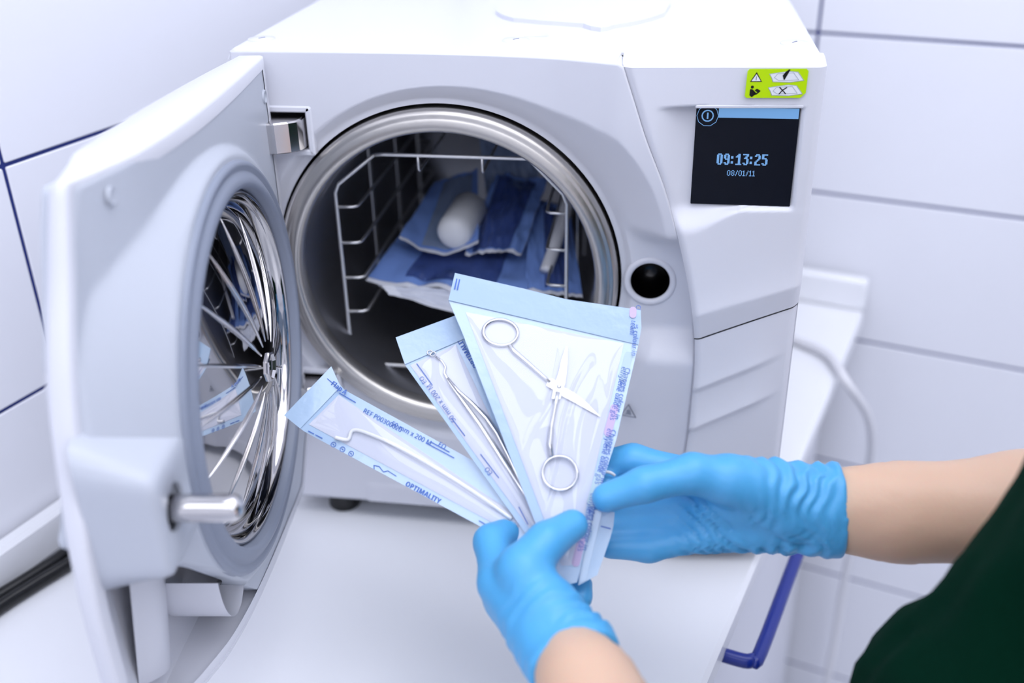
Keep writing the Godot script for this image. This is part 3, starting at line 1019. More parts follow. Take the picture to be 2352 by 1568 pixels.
func build_chamber_contents() -> void:
	# tray resting on the lower shelf rails
	var tr := thing("tray", "shallow steel tray on the lower rails of the wire rack", "tray")
	tr.position = Vector3(0, -0.0485, -0.20)
	part("base", rbox(Vector3(0.156, 0.0015, 0.25), 0.0005), mats.wire, tr)
	for s in [-1.0, 1.0]:
		part("rim", rbox(Vector3(0.002, 0.012, 0.25), 0.0005), mats.wire, tr, Vector3(0.079 * s, 0.006, 0))
	chamber_pouch("white paper pouch sagging below the front edge of the chamber load", Vector3(-0.064, -0.040, -0.043), Vector3(0.062, -0.074, -0.040), Vector3(-0.076, -0.033, -0.052), Vector3(0.062, -0.038, -0.052), 0.003, 0.004, [0.1, 0.9, 0.1, 0.9], "pouch_back", "pouch_back")
	chamber_pouch("large pouch with blue film window deepened by painted shade lying at the front of the chamber load", Vector3(-0.087, -0.028, -0.050), Vector3(0.062, -0.033, -0.046), Vector3(-0.056, -0.008, -0.22), Vector3(0.064, -0.008, -0.22), -0.004, 0.007, [0.22, 0.80, 0.07, 0.95], "blue_border", "shaded_blue_window")
	chamber_pouch("pouch leaning on the right hand rails of the wire rack", Vector3(0.060, -0.036, -0.050), Vector3(0.113, -0.037, -0.046), Vector3(0.050, 0.006, -0.18), Vector3(0.088, 0.002, -0.18), 0.003, 0.004, [0.35, 0.75, 0.06, 0.94], "blue_border", "shaded_blue_window")
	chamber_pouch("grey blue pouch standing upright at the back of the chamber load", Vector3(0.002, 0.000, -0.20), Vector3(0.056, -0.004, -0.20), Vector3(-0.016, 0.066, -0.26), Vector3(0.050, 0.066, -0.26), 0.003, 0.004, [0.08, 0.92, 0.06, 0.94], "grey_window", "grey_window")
	chamber_pouch("blue edged pouch draped over the middle of the chamber load", Vector3(0.000, -0.016, -0.085), Vector3(0.052, -0.014, -0.085), Vector3(0.012, 0.026, -0.20), Vector3(0.066, 0.022, -0.20), 0.004, 0.006, [0.1, 0.78, 0.04, 0.95], "blue_border", "shaded_blue_window")
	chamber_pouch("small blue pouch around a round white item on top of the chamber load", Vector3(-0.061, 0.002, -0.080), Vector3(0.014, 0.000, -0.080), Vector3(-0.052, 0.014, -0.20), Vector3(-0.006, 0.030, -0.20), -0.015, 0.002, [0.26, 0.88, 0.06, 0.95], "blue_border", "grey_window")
	var roll := thing("gauze_roll", "round white roll sealed in the topmost pouch of the chamber load", "roll")
	roll.position = Vector3(-0.011, 0.004, -0.086)
	var m := part("roll_body", lathe([[0.0, 0.004], [0.008, 0.0035], [0.0135, 0.001], [0.0165, -0.004], [0.0172, -0.010], [0.0172, -0.055], [0.012, -0.060], [0.0, -0.060]], 32), mats.white_plastic, roll)
	m.rotation = Vector3(0.12, -0.12, 0)
	var bend := thing("clear_hose", "pale curved tube leaning at the right of the chamber load", "tube")
	bend.position = Vector3(0.095, 0.0, -0.10)
	part("tube_body", tube(smooth_path([Vector3(-0.018, -0.022, 0.03), Vector3(-0.010, 0.0, 0.0), Vector3(-0.005, 0.018, -0.03), Vector3(-0.002, 0.030, -0.06)], 6), [0.006], 12), mats.hose, bend)

# ------------------------------------------------------------------ pouches held in the hands
func stadium(p: Vector2, q: Vector2, w: float) -> PackedVector2Array:
	var out := PackedVector2Array()
	var a := (q - p).angle()
	for i in 9:
		out.append(q + Vector2.from_angle(a - PI / 2.0 + PI * i / 8.0) * w / 2.0)
	for i in 9:
		out.append(p + Vector2.from_angle(a + PI / 2.0 + PI * i / 8.0) * w / 2.0)
	return out

func held_pouch(label: String, tf: Transform3D, body: Array, flap: Array, flap_y: float, flap_tilt: float, quad: Array, bulge: float, seed_value: float) -> Node3D:
	var t := thing("sterile_pouch", label, "pouch", "sealed pouches fanned out in the hands")
	t.transform = tf
	var k := 0.001
	var bp := poly2(body, k)
	# a gently waved sheet: the backing follows the same surface everywhere in the pouch
	part("paper_backing", extrude(bp, -0.0006, 0.0), mats.pouch_border, t)
	if flap.size() > 0:
		var fp := []
		for q in flap:
			fp.append([q[0], q[1] - flap_y])
		var f := part("sealed_flap", extrude(poly2(fp, k), 0.0, 0.0005), mats.pouch_border, t, Vector3(0, flap_y * k, 0.0002))
		f.rotation.x = flap_tilt
	if quad.size() == 4:
		var inner := PackedVector2Array()
		for q in quad:
			inner.append(Vector2(q[0], q[1]) * k)
		part("window_sheet", extrude(inner, 0.0, 0.0003), mats.pouch_paper, t)
		part("film", sheet(56, 90, func(s, u):
			var p: Vector2 = inner[0].lerp(inner[1], s).lerp(inner[3].lerp(inner[2], s), u)
			var rise := pow(4.0 * s * (1.0 - s), 0.6) * pow(clampf(4.0 * u * (1.0 - u), 0.0, 1.0), 0.5)
			var z := bulge * rise
			z += rise * bulge * 0.35 * noise.get_noise_3d(p.x * 16.0 + seed_value, p.y * 9.0, seed_value)
			z -= rise * bulge * 0.35 * pow(maxf(0.0, 1.0 - 5.0 * absf(noise.get_noise_3d(p.x * 13.0 + seed_value * 3.0, p.y * 5.0, 7.0))), 2.0)
			return Vector3(p.x, p.y, 0.0006 + z)), mats.film, t)
	return t

func build_hand_pouches() -> void:
	var k := 0.001
	# ---- wide pouch with the scissors
	var tb := Transform3D(Basis(Vector3(0.9799, -0.1972, -0.0291).normalized(), Vector3(0.1143, 0.6755, -0.7285).normalized(), Vector3(0.1633, 0.7105, 0.6845).normalized()).orthonormalized(), Vector3(0.1026, -0.0070, 0.1704))
	var big := held_pouch("wide clear pouch with open scissors inside, in front of the others", tb,
		[[-79.7, 51.4], [-65.7, 31.1], [-32.9, -20.0], [13.9, -93.8], [36.5, -126.7], [46.0, -122.4], [48.5, -71.6], [55.0, -22.8], [58.7, 48.3], [58.4, 56.0], [-78.5, 57.0]],
		[[-79.7, 51.4], [58.7, 48.3], [58.6, 60.6], [55.8, 73.5], [2.3, 69.9], [-29.9, 71.1], [-79.6, 71.9]], 47.0, 0.10,
		[[-66.0, 45.5], [48.5, 47.0], [41.5, -112.0], [34.0, -114.0]], 0.0052, 1.0)
	for q in [[[53.3, 39.0], [51.8, 22.7], "pill_green"], [[49.9, -1.0], [48.5, -19.0], "pill_pink"], [[47.4, -50.0], [45.6, -69.0], "pill_green"], [[43.8, -95.0], [42.8, -110.0], "pill_pink"]]:
		part("indicator_patch", extrude(stadium(Vector2(q[0][0], q[0][1]) * k, Vector2(q[1][0], q[1][1]) * k, 0.0055), 0.0, 0.0002), mats[q[2]], big, Vector3(0, 0, 0.0003))
	part("indicator_patch", extrude(stadium(Vector2(50.4, 76.0) * k, Vector2(50.8, 72.5) * k, 0.005), 0.0, 0.0002), mats.pill_pink, big, Vector3(0, -0.004, 0.0034))
	for q in [[51.9, 10.5], [49.6, -35.5], [46.2, -82.0]]:
		print_text("Changes colour in", 0.0009, mats.ink_blue, big, Vector3(q[0] + 1.6, q[1], 0.6) * k, -1.62)
		print_text("ethylene oxide gas", 0.0009, mats.ink_blue, big, Vector3(q[0] - 1.2, q[1] - 0.4, 0.6) * k, -1.62)
	print_text("Changes colour in", 0.0009, mats.ink_blue, big, Vector3(55.2, 58.0, 2.2) * k, -1.5)
	print_text("steam", 0.0009, mats.ink_blue, big, Vector3(52.4, 60.5, 2.4) * k, -1.5)
	for q in [-77.2, -75.2]:
		part("printed_line", stroke([[q * k, 0.060], [(q - 0.1) * k, 0.0695]], 0.0009, 0.0002), mats.ink_blue, big, Vector3(0, 0, 0.0026))
	build_scissors(tb)
	# ---- narrow pouch with the tweezers
	var tm := Transform3D(Basis(Vector3(0.8859, 0.2536, -0.3885).normalized(), Vector3(-0.4560, 0.6298, -0.6288).normalized(), Vector3(0.0852, 0.7342, 0.6735).normalized()).orthonormalized(), Vector3(0.0503, -0.0194, 0.1731))
	var mid := held_pouch("narrow pouch holding angled tweezers, between the two other pouches", tm,
		[[-32.3, 46.0], [-31.0, 40.0], [2.8, -101.8], [10.0, -125.0], [23.0, -125.0], [21.0, -60.0], [19.5, 41.3], [19.5, 55.0], [-31.8, 55.0]],
		[[-32.3, 46.0], [19.6, 48.0], [19.7, 66.0], [-31.4, 66.8]], 44.0, 0.14,
		[[-29.0, 44.0], [7.0, 46.0], [14.0, -100.0], [6.0, -98.0]], 0.0042, 5.0)
	print_text("OPTIMALITY", 0.0023, mats.ink_blue, mid, Vector3(12.0, 38.0, 0.6) * k, 1.72, "printed_text", "Droid Sans", 700)
	print_text("50 mm x 200 M", 0.0016, mats.ink_blue, mid, Vector3(-18.4, 9.0, 0.9) * k, 1.80)
	for q in [[[-24.2, 43.0], [-19.6, 24.0]], [[-6.2, -36.0], [-0.8, -56.0]], [[4.4, -80.0], [5.6, -93.0]], [[-15.6, -4.2], [-11.6, -19.4]], [[15.0, 22.0], [15.8, 12.0]]]:
		part("printed_line", stroke([[q[0][0] * k, q[0][1] * k], [q[1][0] * k, q[1][1] * k]], 0.0007, 0.0002), mats.ink_blue, mid, Vector3(0, 0, 0.0006))
	print_text("EO", 0.0020, mats.ink_blue, mid, Vector3(-24.4, 30.0, 0.6) * k, 1.80)
	print_text("EO", 0.0020, mats.ink_blue, mid, Vector3(-5.6, -49.0, 0.6) * k, 1.84)
	build_tweezers(tm)
	# ---- narrow pouch with the added highlight tube, furthest back
	var tl := Transform3D(Basis(Vector3(0.6164, 0.5620, -0.5516).normalized(), Vector3(-0.7871, 0.4206, -0.4511).normalized(), Vector3(-0.0215, 0.7122, 0.7016).normalized()).orthonormalized(), Vector3(0.0120, -0.0464, 0.1920))
	var lef := held_pouch("narrow pouch with an added white tube as film highlight, lowest of the fan beside the door", tl,
		[[-44.8, 73.0], [-44.2, 69.0], [-1.1, -98.6], [4.0, -106.0], [29.0, -106.0], [29.0, -98.0], [23.1, -42.6], [-3.0, 69.0], [-2.0, 79.0], [-45.0, 79.0]],
		[[-44.8, 73.0], [-3.2, 73.0], [2.9, 88.6], [-45.9, 88.6]], 71.0, 0.12,
		[[-38.4, 70.5], [-8.5, 69.6], [15.5, -92.0], [4.0, -94.0]], 0.0046, 9.0)
	print_text("REF P00300020", 0.0019, mats.ink_blue, lef, Vector3(-0.2, 31.5, 0.6) * k, -1.32)
	print_text("50 mm x 200 M", 0.0021, mats.ink_blue, lef, Vector3(6.8, 9.0, 0.6) * k, -1.32)
	print_text("EO", 0.0024, mats.ink_blue, lef, Vector3(15.2, -14.0, 0.6) * k, -1.35)
	print_text("Flap A", 0.0022, mats.ink_blue, lef, Vector3(-4.6, 72.5, 2.0) * k, -1.45, "printed_text", "Droid Sans", 700)
	print_text("OPTIMALITY", 0.0030, mats.ink_blue, lef, Vector3(-17.6, -27.0, 0.6) * k, -1.32, "printed_text", "Droid Sans", 700)
	for q in [[[8.9, -4.0], [14.4, -26.4]], [[11.8, -6.5], [15.2, -21.0]], [[-7.2, 70.0], [-4.2, 56.0]], [[-5.6, 84.0], [-5.2, 76.0]], [[-5.4, -70.0], [-0.6, -90.0]], [[-42.0, 67.0], [-40.8, 62.5]], [[-40.4, 61.0], [-38.9, 55.5]]]:
		part("printed_line", stroke([[q[0][0] * k, q[0][1] * k], [q[1][0] * k, q[1][1] * k]], 0.0006, 0.0002), mats.ink_blue, lef, Vector3(0, 0, 0.0006 if q[0][1] < 75.0 else 0.0022))
	for q in [[-36.6, 46.0], [-34.6, 38.5], [-32.6, 31.5]]:
		part("printed_symbol", lathe([[0.0020, 0.0], [0.0020, 0.0002], [0.0016, 0.0002], [0.0016, 0.0]], 20, false), mats.ink_blue, lef, Vector3(q[0] * k, q[1] * k, 0.0003))
		part("printed_symbol", rbox(Vector3(0.0006, 0.0018, 0.0002), 0.00005), mats.ink_blue, lef, Vector3(q[0] * k, q[1] * k, 0.0004))
	part("printed_swirl", stroke([[-0.0292, 0.0110], [-0.0275, 0.0130], [-0.0255, 0.0095], [-0.0262, 0.0045], [-0.0235, 0.0025], [-0.0222, -0.0045]], 0.0005, 0.0002), mats.ink_blue, lef, Vector3(0, 0, 0.0003))
	var tu := thing("highlight_tube", "thin white tube with a curled end, added as the film ridge highlight of the lowest pouch", "tube")
	tu.transform = tl
	var tp := []
	for q in [[-32.0, 48.0], [-27.0, 40.0], [-20.0, 42.0], [-14.0, 32.0], [-4.0, 0.0], [6.0, -50.0], [10.5, -86.0]]:
		tp.append(Vector3(q[0], q[1], 2.2) * k)
	part("tube_body", tube(smooth_path(tp, 6), [0.0014], 8), mats.white_plastic, tu)  # opaque white tube stands in for the bright ridge highlight on the film
	# ---- end of a fourth pouch under the wide one
	var tt := Transform3D(Basis(Vector3(0.9928, -0.1169, -0.0245).normalized(), Vector3(0.0724, 0.7521, -0.6550).normalized(), Vector3(0.0950, 0.6486, 0.7552).normalized()).orthonormalized(), Vector3(0.1447, -0.0850, 0.2352))
	var tail := held_pouch("folded end of another pouch showing below the right thumb", tt,
		[[-11.5, 23.2], [9.3, 23.2], [9.6, 14.0], [8.6, 6.0], [3.1, -19.6], [-8.5, -28.1]], [], 0.0, 0.0, [], 0.0, 2.0)
	part("printed_line", stroke([[0.0015, 0.0125], [0.0078, 0.0118]], 0.0008, 0.0002), mats.ink_blue, tail, Vector3(0, 0, 0.0002))
	part("fold_strip", extrude(poly2([[-0.009, 0.022], [0.001, 0.0225], [-0.004, -0.024], [-0.0085, -0.027]]), 0.0, 0.0010), mats.pouch_border, tail).rotation.y = -0.12
	var lp := thing("plastic_loop", "small white plastic loop held at the curled right forefinger", "loop")
	lp.position = Vector3(0.1475, -0.0545, 0.1925)
	part("loop_band", tube(smooth_path([Vector3(-0.008, -0.004, 0.001), Vector3(-0.003, 0.001, 0.003), Vector3(0.003, 0.001, 0.003), Vector3(0.0065, -0.002, 0.002)], 5), [0.0011], 8), mats.white_plastic, lp)

func build_scissors(tf: Transform3D) -> void:
	var t := thing("scissors", "small open steel scissors lying in the wide pouch", "scissors")
	t.transform = tf
	var k := 0.001
	var halves := [
		{"c": Vector2(-38.6, 35.5), "r": Vector2(12.2, 9.6), "turn": 0.12, "shank": [[-30.5, 27.6], [-26.5, 24.0], [-14.0, 16.9], [-3.0, 10.4], [2.5, 7.2]], "rad": [1.5, 1.9, 1.7, 1.5, 1.5],
			"joint": [[1.0, 9.4], [3.6, 10.2], [14.0, 5.0], [14.5, -0.6], [10.0, 1.0], [0.4, 4.2]], "blade": [[12.0, 5.8], [20.0, 3.6], [30.0, -1.5], [41.5, -9.6], [33.0, -7.0], [22.0, -3.4], [12.4, -0.6]], "z": 1.4},
		{"c": Vector2(21.2, -54.2), "r": Vector2(11.8, 11.6), "turn": 0.2, "shank": [[13.4, -44.6], [10.6, -36.0], [9.4, -24.0], [9.3, -8.0], [9.2, 1.0]], "rad": [1.7, 2.1, 1.7, 1.6, 1.9],
			"joint": [[5.8, -4.6], [11.6, -3.6], [12.8, 8.0], [12.4, 16.0], [7.2, 15.6], [5.6, 4.0]], "blade": [[7.2, 15.0], [12.4, 15.4], [11.6, 24.0], [9.6, 34.6], [8.6, 34.6], [7.2, 24.0]], "z": 2.9}]
	for h in halves:
		var ring := []
		for i in 33:
			var g := TAU * i / 32.0
			var p: Vector2 = h.c + Vector2(h.r.x * cos(g), h.r.y * sin(g)).rotated(h.turn)
			ring.append(Vector3(p.x, p.y, h.z) * k)
		part("finger_ring", tube(ring, [0.0013], 10, false), mats.instrument, t)
		var sh := []
		for q in h.shank:
			sh.append(Vector3(q[0], q[1], h.z) * k)
		var rr := []
		for q in h.rad:
			rr.append(q * k)
		part("shank", tube(sh, rr, 10), mats.instrument, t)
		part("joint_plate", extrude(poly2(h.joint, k), (h.z - 0.9) * k, (h.z + 0.8) * k), mats.instrument, t)
		part("blade", extrude(poly2(h.blade, k), (h.z - 0.6) * k, (h.z + 0.5) * k), mats.instrument, t)
	part("pivot_screw", lathe([[0.0, 0.0012], [0.0011, 0.0012], [0.0016, 0.0008], [0.0016, 0.0]], 20), mats.instrument, t, Vector3(9.2, 5.2, 3.4) * k)

func build_tweezers(tf: Transform3D) -> void:
	var t := thing("tweezers", "angled steel tweezers with a looped tip lying in the narrow middle pouch", "tweezers")
	t.transform = tf
	var k := 0.001
	for e in [[[[-9.8, 42.6], [-6.6, 37.6], [-6.0, 32.6], [-8.4, 28.6], [-7.4, 20.0], [-3.2, 2.0], [1.2, -16.0], [6.0, -42.0], [11.0, -68.0], [14.0, -88.0]], [0.7, 0.8, 0.9, 1.1, 1.2, 1.6, 1.9, 2.2, 2.2, 2.0], 1.6], [[[-7.6, 24.0], [-4.0, 12.0], [1.6, 0.0], [7.0, -14.0], [10.0, -27.0], [11.6, -45.0], [12.6, -68.0], [14.4, -88.0]], [0.8, 1.2, 1.6, 1.9, 2.0, 2.2, 2.2, 2.0], 3.0]]:
		var pts := []
		var rr := []
		for i in e[0].size():
			pts.append(Vector3(e[0][i][0], e[0][i][1], e[2]) * k)
			rr.append(e[1][i] * k)
		part("arm", tube(pts, rr, 10, true, 0.6), mats.instrument, t)
	for c in [Vector2(-11.0, 45.2), Vector2(-12.6, 47.2)]:
		var ring := []
		for i in 17:
			var g := TAU * i / 16.0
			ring.append(Vector3(c.x + 1.9 * cos(g), c.y + 1.5 * sin(g), 1.8) * k)
		part("tip_loop", tube(ring, [0.0005], 6, false), mats.instrument, t)

# ------------------------------------------------------------------ person
func V(x: float, y: float, z: float) -> Vector3:
	return Vector3(x, y, z)

func build_person() -> void:
	var p := thing("person", "person in dark green scrubs and blue gloves holding the pouches", "person")
	# right hand
	var w1 := V(0.2952, -0.0635, 0.1881)
	var w2 := V(0.2965, -0.0855, 0.1985)
	var rb := []
	rb.append([w1, 0.0185, V(0.322, -0.0625, 0.187), 0.0232])
	rb.append([w2, 0.0185, V(0.322, -0.0850, 0.195), 0.0232])
	rb.append([V(0.2700, -0.0735, 0.1945), 0.0220, V(0.322, -0.0735, 0.1910), 0.0240])
	rb.append([V(0.2700, -0.0735, 0.1945), 0.0210, V(0.2200, -0.0800, 0.1920), 0.0150])
	rb.append([V(0.2550, -0.0640, 0.2000), 0.0180, V(0.2250, -0.0740, 0.1960), 0.0140])
	rb.append([w1, 0.0180, V(0.2646, -0.0600, 0.1950), 0.0195])
	rb.append([V(0.2646, -0.0600, 0.1960), 0.0190, V(0.2300, -0.0470, 0.2040), 0.0165])
	rb.append([w1, 0.0160, V(0.2140, -0.0620, 0.1820), 0.0120])
	rb.append([w2, 0.0170, V(0.2150, -0.0800, 0.1850), 0.0120])
	rb.append([w2, 0.0165, V(0.2170, -0.0900, 0.1930), 0.0120])
	rb.append([w2, 0.0165, V(0.2210, -0.0955, 0.2030), 0.0115])
	rb.append_array(chain([[V(0.2450, -0.0540, 0.2020), 0.0175], [V(0.2060, -0.0400, 0.2098), 0.0125], [V(0.1745, -0.0430, 0.2220), 0.0108], [V(0.1500, -0.0518, 0.2272), 0.0095]]))
	rb.append_array(chain([[V(0.2140, -0.0620, 0.1820), 0.0115], [V(0.1660, -0.0550, 0.1769), 0.0105], [V(0.1430, -0.0600, 0.1760), 0.0092], [V(0.1390, -0.0674, 0.1855), 0.0088], [V(0.1480, -0.0660, 0.1930), 0.0082]]))
	rb.append_array(chain([[V(0.2150, -0.0800, 0.1850), 0.0115], [V(0.1640, -0.0880, 0.1860), 0.0100], [V(0.1360, -0.0850, 0.1900), 0.0090]]))
	rb.append_array(chain([[V(0.2170, -0.0900, 0.1930), 0.0110], [V(0.1640, -0.1000, 0.1960), 0.0098], [V(0.1370, -0.0960, 0.2010), 0.0088]]))
	rb.append_array(chain([[V(0.2210, -0.0955, 0.2030), 0.0105], [V(0.1797, -0.1045, 0.2095), 0.0094], [V(0.1530, -0.1040, 0.2120), 0.0085]]))
	var dir_r := V(1.0, 0.05, -0.08).normalized()
	# folds of the thin glove: rings round the wrist, slanting creases across the palm
	var fold := func(q: Vector3) -> float:
		var keep := 1.0 - smoothstep(0.296, 0.306, q.x)
		var wrist := smoothstep(0.228, 0.268, q.x) * keep
		var palm := smoothstep(0.185, 0.215, q.x) * (1.0 - smoothstep(0.275, 0.295, q.x))
		var warp := noise.get_noise_3d(q.x * 14.0, q.y * 22.0, q.z * 22.0)
		var where := clampf(0.8 + 1.5 * noise.get_noise_3d(q.x * 18.0 + 4.0, q.y * 16.0, q.z * 16.0), 0.0, 1.0)
		var ring := sin(q.x * 640.0 + q.y * 120.0 + warp * 9.0)
		var slant := sin((0.574 * q.x + 0.819 * q.y) * 820.0 + warp * 7.0)
		var low := 1.0 - smoothstep(-0.066, -0.052, q.y)
		return 0.0004 + wrist * (0.0014 * where * ring + 0.0026 * warp) - palm * low * where * 0.0028 * pow(maxf(slant, 0.0), 3.0)
	var gr := part("glove", net(rb, 0.0023, 430.0, [Plane(dir_r, V(0.3075, -0.0749, 0.1913).dot(dir_r))], fold, 1), mats.glove, p)
	gr.set_meta("label", "wrinkled blue nitrile glove on the right hand")
	# left hand
	var dl := V(0.438, 0.11, 0.892)
	var l1 := V(0.1224, -0.0985, 0.3200)
	var l2 := V(0.1430, -0.0965, 0.3210)
	var lb := []
	lb.append([l1, 0.0190, l1 + dl * 0.035, 0.0205])
	lb.append([l2, 0.0190, l2 + dl * 0.035, 0.0205])
	lb.append([(l1 + l2) / 2.0, 0.0200, (l1 + l2) / 2.0 + dl * 0.035, 0.0215])
	lb.append([(l1 + l2) / 2.0, 0.0190, V(0.0950, -0.1000, 0.2800), 0.0150])
	lb.append([l2, 0.0180, V(0.1190, -0.0880, 0.3002), 0.0195])
	lb.append([l1, 0.0175, V(0.0850, -0.0865, 0.2790), 0.0125])
	lb.append([l1, 0.0175, V(0.0880, -0.1015, 0.2760), 0.0125])
	lb.append([l1, 0.0170, V(0.0940, -0.1125, 0.2750), 0.0120])
	lb.append([l2, 0.0170, V(0.1040, -0.1180, 0.2760), 0.0115])
	lb.append([V(0.1190, -0.0880, 0.3002), 0.0190, V(0.0900, -0.0850, 0.2790), 0.0120])
	lb.append_array(chain([[V(0.1190, -0.0880, 0.3002), 0.0185], [V(0.1010, -0.0705, 0.2830), 0.0150], [V(0.1142, -0.0620, 0.2650), 0.0118], [V(0.1292, -0.0612, 0.2470), 0.0102]]))
	lb.append_array(chain([[V(0.0850, -0.0865, 0.2790), 0.0120], [V(0.0745, -0.0830, 0.2430), 0.0108], [V(0.0916, -0.0905, 0.2110), 0.0095], [V(0.1190, -0.0920, 0.2110), 0.0085]]))
	lb.append_array(chain([[V(0.0880, -0.1015, 0.2760), 0.0115], [V(0.0775, -0.1040, 0.2420), 0.0105], [V(0.0986, -0.1090, 0.2200), 0.0094], [V(0.1292, -0.1090, 0.2220), 0.0084]]))
	lb.append_array(chain([[V(0.0940, -0.1125, 0.2750), 0.0110], [V(0.0840, -0.1195, 0.2430), 0.0100], [V(0.1058, -0.1220, 0.2300), 0.0092], [V(0.1336, -0.1190, 0.2360), 0.0084]]))
	lb.append_array(chain([[V(0.1040, -0.1180, 0.2760), 0.0100], [V(0.0968, -0.1260, 0.2500), 0.0094], [V(0.1128, -0.1320, 0.2402), 0.0086], [V(0.1352, -0.1225, 0.2455), 0.0080]]))
	var fold_l := func(q: Vector3) -> float:
		var along := (q - V(0.1333, -0.0975, 0.3236)).dot(dl)
		var wrist := smoothstep(-0.045, -0.012, along) * (1.0 - smoothstep(0.002, 0.010, along))
		var warp := noise.get_noise_3d(q.x * 22.0, q.y * 22.0, q.z * 16.0)
		var where := clampf(0.6 + 1.6 * noise.get_noise_3d(q.x * 16.0 + 4.0, q.y * 16.0, q.z * 18.0), 0.0, 1.0)
		return 0.0004 + wrist * (0.0012 * where * sin(along * 620.0 + q.x * 150.0 + warp * 8.0) + 0.0014 * warp)
	var gl := part("glove", net(lb, 0.0023, 430.0, [Plane(dl, (V(0.1333, -0.0975, 0.3236) + dl * 0.012).dot(dl))], fold_l, 1), mats.glove, p)
	gl.set_meta("label", "blue nitrile glove on the left hand gripping the fan of pouches")
	# body: arms, trunk, neck and head as one skin
	var b := []
	b.append_array(chain([[V(0.270, -0.066, 0.192), 0.0150], [V(0.314, -0.0670, 0.1890), 0.0175], [V(0.345, -0.0690, 0.1880), 0.0245], [V(0.430, -0.0690, 0.1830), 0.0350], [V(0.530, -0.0550, 0.1900), 0.0370], [V(0.545, 0.07, 0.235), 0.044], [V(0.53, 0.165, 0.285), 0.043]]))
	b.append_array(chain([[V(0.270, -0.082, 0.195), 0.0150], [V(0.314, -0.0825, 0.1940), 0.0175], [V(0.345, -0.0810, 0.1920), 0.0245], [V(0.430, -0.0740, 0.1850), 0.0340]]))
	b.append_array(chain([[V(0.128, -0.0985, 0.312), 0.0195], [V(0.1480, -0.0940, 0.3536), 0.0265], [V(0.1813, -0.0855, 0.4213), 0.0330], [V(0.2450, -0.0600, 0.5250), 0.0370], [V(0.35, 0.06, 0.565), 0.042], [V(0.46, 0.165, 0.56), 0.043]]))
	b.append([V(0.52, 0.16, 0.32), 0.048, V(0.49, 0.16, 0.52), 0.048])
	b.append([V(0.49, 0.10, 0.36), 0.085, V(0.48, 0.10, 0.48), 0.085])
	b.append([V(0.44, -0.12, 0.36), 0.085, V(0.44, -0.12, 0.46), 0.085])
	b.append([V(0.48, 0.10, 0.42), 0.085, V(0.44, -0.12, 0.41), 0.085])
	b.append_array(chain([[V(0.50, 0.20, 0.42), 0.055], [V(0.475, 0.29, 0.42), 0.050], [V(0.462, 0.34, 0.42), 0.050]]))
	b.append([V(0.462, 0.385, 0.42), 0.066, V(0.470, 0.415, 0.42), 0.075])
	b.append([V(0.425, 0.345, 0.42), 0.034, V(0.455, 0.36, 0.42), 0.050])
	b.append([V(0.392, 0.392, 0.42), 0.008, V(0.384, 0.372, 0.42), 0.010])
	b.append([V(0.468, 0.392, 0.344), 0.010, V(0.472, 0.376, 0.346), 0.009])
	b.append([V(0.468, 0.392, 0.496), 0.010, V(0.472, 0.376, 0.494), 0.009])
	part("body", net(b, 0.008, 160.0, [], null, 2), mats.skin, p)
	for s in [-1.0, 1.0]:
		part("eye", lathe([[0.0, 0.009], [0.006, 0.0068], [0.009, 0.0], [0.006, -0.0068], [0.0, -0.009]], 16), mats.white_plastic, p, V(0.399, 0.398, 0.42 + 0.031 * s))
	part("mouth", rbox(V(0.006, 0.005, 0.04), 0.002), mats.pill_pink, p, V(0.392, 0.345, 0.42))
	var hb := []
	hb.append([V(0.482, 0.425, 0.42), 0.080, V(0.492, 0.40, 0.42), 0.076])
	hb.append([V(0.51, 0.38, 0.42), 0.055, V(0.53, 0.33, 0.42), 0.030])
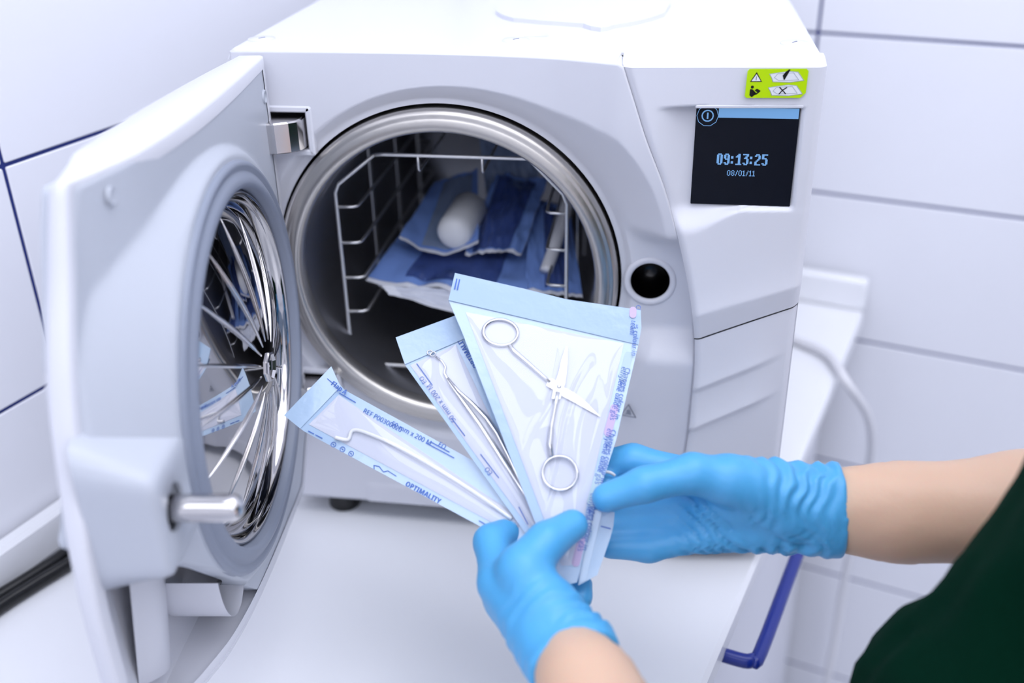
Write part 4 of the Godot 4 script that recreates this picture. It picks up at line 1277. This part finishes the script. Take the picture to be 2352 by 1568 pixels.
	part("hair", net(hb, 0.012, 120.0, [Plane(V(-1, -0.45, 0).normalized(), V(0.428, 0.43, 0.42).dot(V(-1, -0.45, 0).normalized()))], null, 1), mats.hair, p)
	# scrubs
	var sb := []
	sb.append([V(0.52, 0.175, 0.30), 0.068, V(0.48, 0.175, 0.54), 0.068])
	sb.append([V(0.480, 0.08, 0.345), 0.104, V(0.46, 0.09, 0.49), 0.104])
	sb.append([V(0.41, -0.13, 0.35), 0.104, V(0.41, -0.13, 0.47), 0.104])
	sb.append([V(0.480, 0.08, 0.345), 0.104, V(0.41, -0.13, 0.35), 0.104])
	sb.append([V(0.475, 0.09, 0.49), 0.098, V(0.41, -0.13, 0.47), 0.104])
	sb.append([V(0.41, -0.13, 0.41), 0.108, V(0.42, -0.32, 0.41), 0.118])
	sb.append([V(0.42, -0.30, 0.36), 0.105, V(0.42, -0.30, 0.46), 0.105])
	sb.append([V(0.53, 0.16, 0.28), 0.064, V(0.548, 0.055, 0.230), 0.066])
	sb.append([V(0.47, 0.165, 0.57), 0.068, V(0.37, 0.07, 0.570), 0.066])
	var drape := func(q: Vector3) -> float:
		return 0.010 * noise.get_noise_3d(q.x * 9.0, q.y * 5.0, q.z * 11.0) + 0.006 * noise.get_noise_3d(q.x * 24.0, q.y * 8.0, q.z * 26.0)
	part("scrub_top", net(sb, 0.011, 110.0, [Plane(V(0, -1, 0), 0.40)], drape, 1), mats.scrubs, p)
	var tr := []
	for s in [-1.0, 1.0]:
		tr.append([V(0.42, -0.34, 0.41 + 0.055 * s), 0.100, V(0.42, -0.62, 0.41 + 0.085 * s), 0.075])
		tr.append([V(0.42, -0.62, 0.41 + 0.085 * s), 0.075, V(0.43, -1.03, 0.41 + 0.095 * s), 0.062])
		part("shoe", net([[V(0.45, FLOOR_Y + 0.042, 0.41 + 0.095 * s), 0.040, V(0.30, FLOOR_Y + 0.032, 0.41 + 0.105 * s), 0.030]], 0.01, 200.0, [Plane(V(0, -1, 0), -FLOOR_Y)], null, 1), mats.shoe, p)
	part("scrub_trousers", net(tr, 0.016, 90.0, [Plane(V(0, -1, 0), 1.07)], null, 1), mats.scrubs, p)
